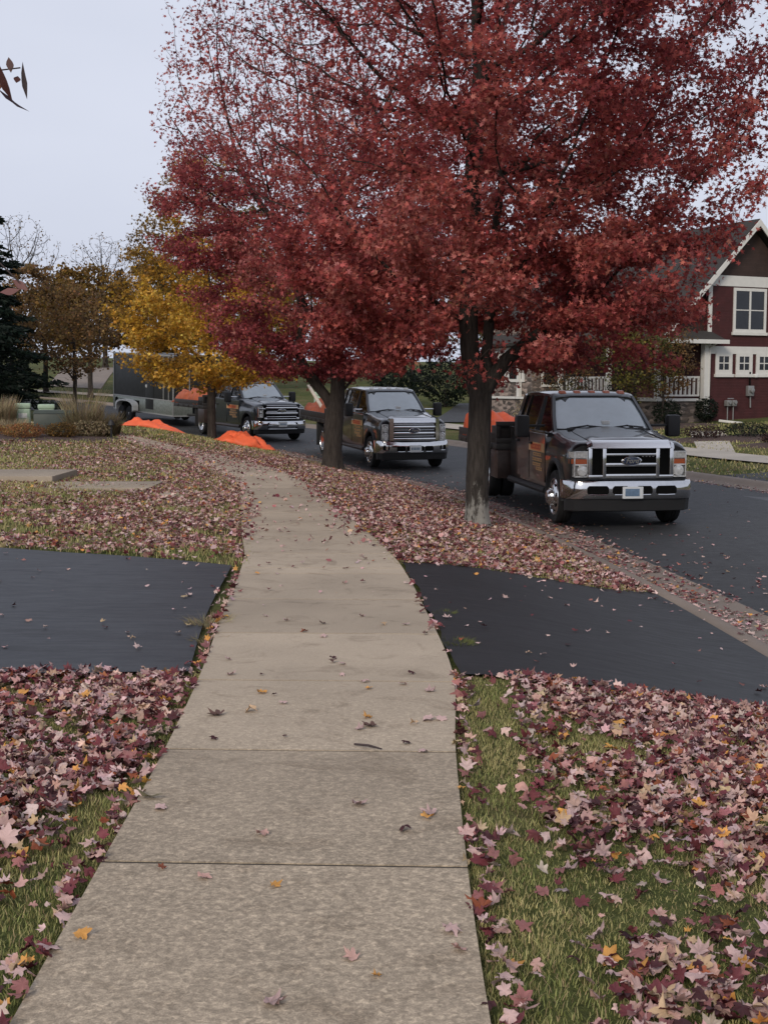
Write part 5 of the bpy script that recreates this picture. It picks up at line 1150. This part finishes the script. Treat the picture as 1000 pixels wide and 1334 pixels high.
for x,y,c,k in WALK:
    y*=.973; sl=int(np.searchsorted([4.34,5.75,7.16,8.57],y)); l,r=[float(q) for q in walk_edges(y)]; t=(x-l)/(r-l); sd_n='left edge' if t<.22 else 'left half' if t<.45 else 'middle' if t<.6 else 'right half' if t<.82 else 'right edge'
    rows.append((x,y,c,k,sl,sd_n))
for x,y,c,k,sl,sn in rows:
    nm={'dark':'small dark','pale':'pale cream','pink':'pink tan','brown':'curled brown','tan':'tan','yellow':'yellow','orange':'small orange','red':'red','olive':'long olive brown'}[c]
    key=(nm,sl,sn); seen[key]=seen.get(key,0)+1; alike=[q for q in rows if q[2]==c and q[4]==sl and q[5]==sn]
    alike.sort(key=lambda q:-q[3]); far=sorted(alike,key=lambda q:q[1])
    rank='' if len(alike)==1 else (['nearest','next','third','farthest'][far.index((x,y,c,k,sl,sn))]+' ')
    art=f'{rank}{nm} leaf on the {ORD[sl]} sidewalk slab, {sn} of it'
    put_leaf(x,y,h1(x,y)+.040,PALE[c],3 if c in('olive','orange') and k>1 else random.randrange(3),.040*k,(random.gauss(0,.16),random.gauss(0,.16),1),art,'leaves scattered on the near sidewalk slabs')
tw=MB().tube([(-.135,5.82,h1(-.1,5.8)+.042),(-.07,5.78,h1(-.1,5.8)+.047),(-.01,5.745,h1(-.1,5.8)+.041)],[.005,.006,.003],6).build('fallen_twig',M_TWIG); tag(tw,'thin dark twig lying across the third sidewalk slab near its front joint','twig')
# grass
def blades(x0,x1,y0,y1,dens,hmin,hmax,wd):
    n=int((x1-x0)*(y1-y0)*dens); x=_r.uniform(x0,x1,n); y=_r.uniform(y0,y1,n); s,d=sd(x,y); l,r=walk_edges(y)
    k=~((x>l+.05+.07*pn(x,y,9,1))&(x<r-.05-.07*pn(x,y,9,2)))&~drive_right(x,y)&~drive_left(x,y)&((d>.34)|(d<-ROAD_W-.4))&~((d<-ROAD_W-2.8)&(d>-ROAD_W-4.4))
    k&=_r.uniform(0,1,n)<np.clip(.75+.6*pn(x,y,6,.5),.15,1); x,y=x[k],y[k]; n=len(x); z=hground(x,y)-.012
    a=_r.uniform(0,6.283,n); h=_r.uniform(hmin,hmax,n)*(1+.35*pn(x,y,2.6,3)); ln=h*_r.uniform(.2,1.1,n); u=np.stack([np.cos(a),np.sin(a),0*a],1)*wd*_r.uniform(.6,1.2,(n,1)); t=a+1.57+_r.normal(0,.5,n)
    B=np.stack([x,y,z],1); Md=B+np.stack([ln*.4*np.cos(t),ln*.4*np.sin(t),h*.62],1); E=B+np.stack([ln*np.cos(t),ln*np.sin(t),h],1)
    V=np.stack([B-u,B+u,Md+u*.75,Md-u*.75,E],1).reshape(-1,3); F=(np.array([[0,1,2],[0,2,3],[3,2,4]])[None]+(np.arange(n)*5)[:,None,None]).reshape(-1,3)
    g=np.clip(.5+.7*pn(x,y,3.3,2)+_r.normal(0,.3,n),0,1)[:,None]; c=np.array([.18,.205,.065])*(1-g)+np.array([.42,.36,.165])*g; br=_r.uniform(size=n)<.14; c[br]=np.array([.30,.225,.125]); c=c*np.exp(_r.normal(0,.22,(n,1)))
    return V,F,np.repeat(c,5,0)
G=[blades(.2,3.2,2.7,7.9,12000,.012,.031,.0019),blades(-2.9,-.95,2.7,7.5,12000,.012,.031,.0019),blades(-5.5,-2.9,2.7,7.5,2500,.02,.045,.003),blades(-.9,3.0,12,21,700,.04,.075,.005),blades(-7,-1.2,12,23,700,.04,.08,.005),blades(-10,2,21,36,240,.05,.09,.009),blades(-13,-3,36,52,90,.06,.11,.018),blades(7,15,29,51,70,.05,.10,.014)]
off=0; Vs=[];Fs=[];Cs=[]
for V,F,c in G: Vs.append(V);Fs.append(F+off);Cs.append(c);off+=len(V)
M_GRASS=leaf_mat('grass_blade',.2,.6,.2,.15,30)
tag(np_mesh('grass',np.concatenate(Vs),np.concatenate(Fs),M_GRASS,np.concatenate(Cs)),'short olive green autumn lawn grass','grass',kind='stuff')
# ------------------------------------------------------------------ sky, sun, camera
sc=bpy.context.scene
w=bpy.data.worlds.new('World'); sc.world=w; w.use_nodes=True; nt=w.node_tree; L=nt.links.new
bg=nt.nodes['Background']
sky=nt.nodes.new('ShaderNodeTexSky'); sky.sky_type='NISHITA'; sky.sun_disc=False; sky.sun_elevation=rad(30); sky.sun_rotation=rad(200)
sky.air_density=1.0; sky.dust_density=4.0; sky.ozone_density=2.0; sky.altitude=200
hs=nt.nodes.new('ShaderNodeHueSaturation'); hs.inputs['Saturation'].default_value=.18; L(sky.outputs[0],hs.inputs['Color'])
# overcast: the clear-sky gradient is veiled by an even pale cloud sheet
cl=nt.nodes.new('ShaderNodeMix'); cl.data_type='RGBA'; cl.inputs['Factor'].default_value=.86
L(hs.outputs[0],cl.inputs[6])
tc=nt.nodes.new('ShaderNodeTexCoord'); nz=N(nt,'ShaderNodeTexNoise',Scale=1.6,Detail=4,Roughness=.5); mp=nt.nodes.new('ShaderNodeMapping'); mp.inputs['Scale'].default_value=(1,1,3)
L(tc.outputs['Generated'],mp.inputs[0]); L(mp.outputs[0],nz.inputs['Vector'])
rp=ramp(nt,[(.26,(3.75,4.08,5.0)),(.74,(4.8,5.08,6.0))]); L(nz.outputs[0],rp.inputs[0])
L(rp.outputs[0],cl.inputs[7]); L(cl.outputs[2],bg.inputs[0]); bg.inputs[1].default_value=.1
sl=bpy.data.lights.new('sun','SUN'); sl.energy=1.5; sl.angle=rad(16); sl.color=(1,.90,.77)
so=bpy.data.objects.new('sun',sl); C.objects.link(so)
el,az=rad(30),rad(200)      # azimuth from +Y clockwise
dirv=Vector((math.sin(az)*math.cos(el),math.cos(az)*math.cos(el),math.sin(el)))
so.rotation_euler=dirv.to_track_quat('Z','Y').to_euler(); so.location=(0,-5,30)
cam=bpy.data.cameras.new('camera'); co=bpy.data.objects.new('camera',cam); C.objects.link(co)
co.location=(0,0,CAM_Z); co.rotation_euler=(math.pi/2-PITCH,0,0)
cam.sensor_fit='VERTICAL'; cam.sensor_height=36; cam.sensor_width=27; cam.lens=1700/1334*36; cam.clip_end=2000; cam.clip_start=.05
sc.camera=co
sc.render.resolution_x,sc.render.resolution_y=767,1024
sc.view_settings.view_transform='Standard'; sc.view_settings.look='None'; sc.view_settings.exposure=.57; sc.view_settings.gamma=1
sc.cycles.max_bounces=6; sc.cycles.diffuse_bounces=3; sc.cycles.glossy_bounces=3; sc.cycles.transmission_bounces=3; sc.cycles.use_denoising=True
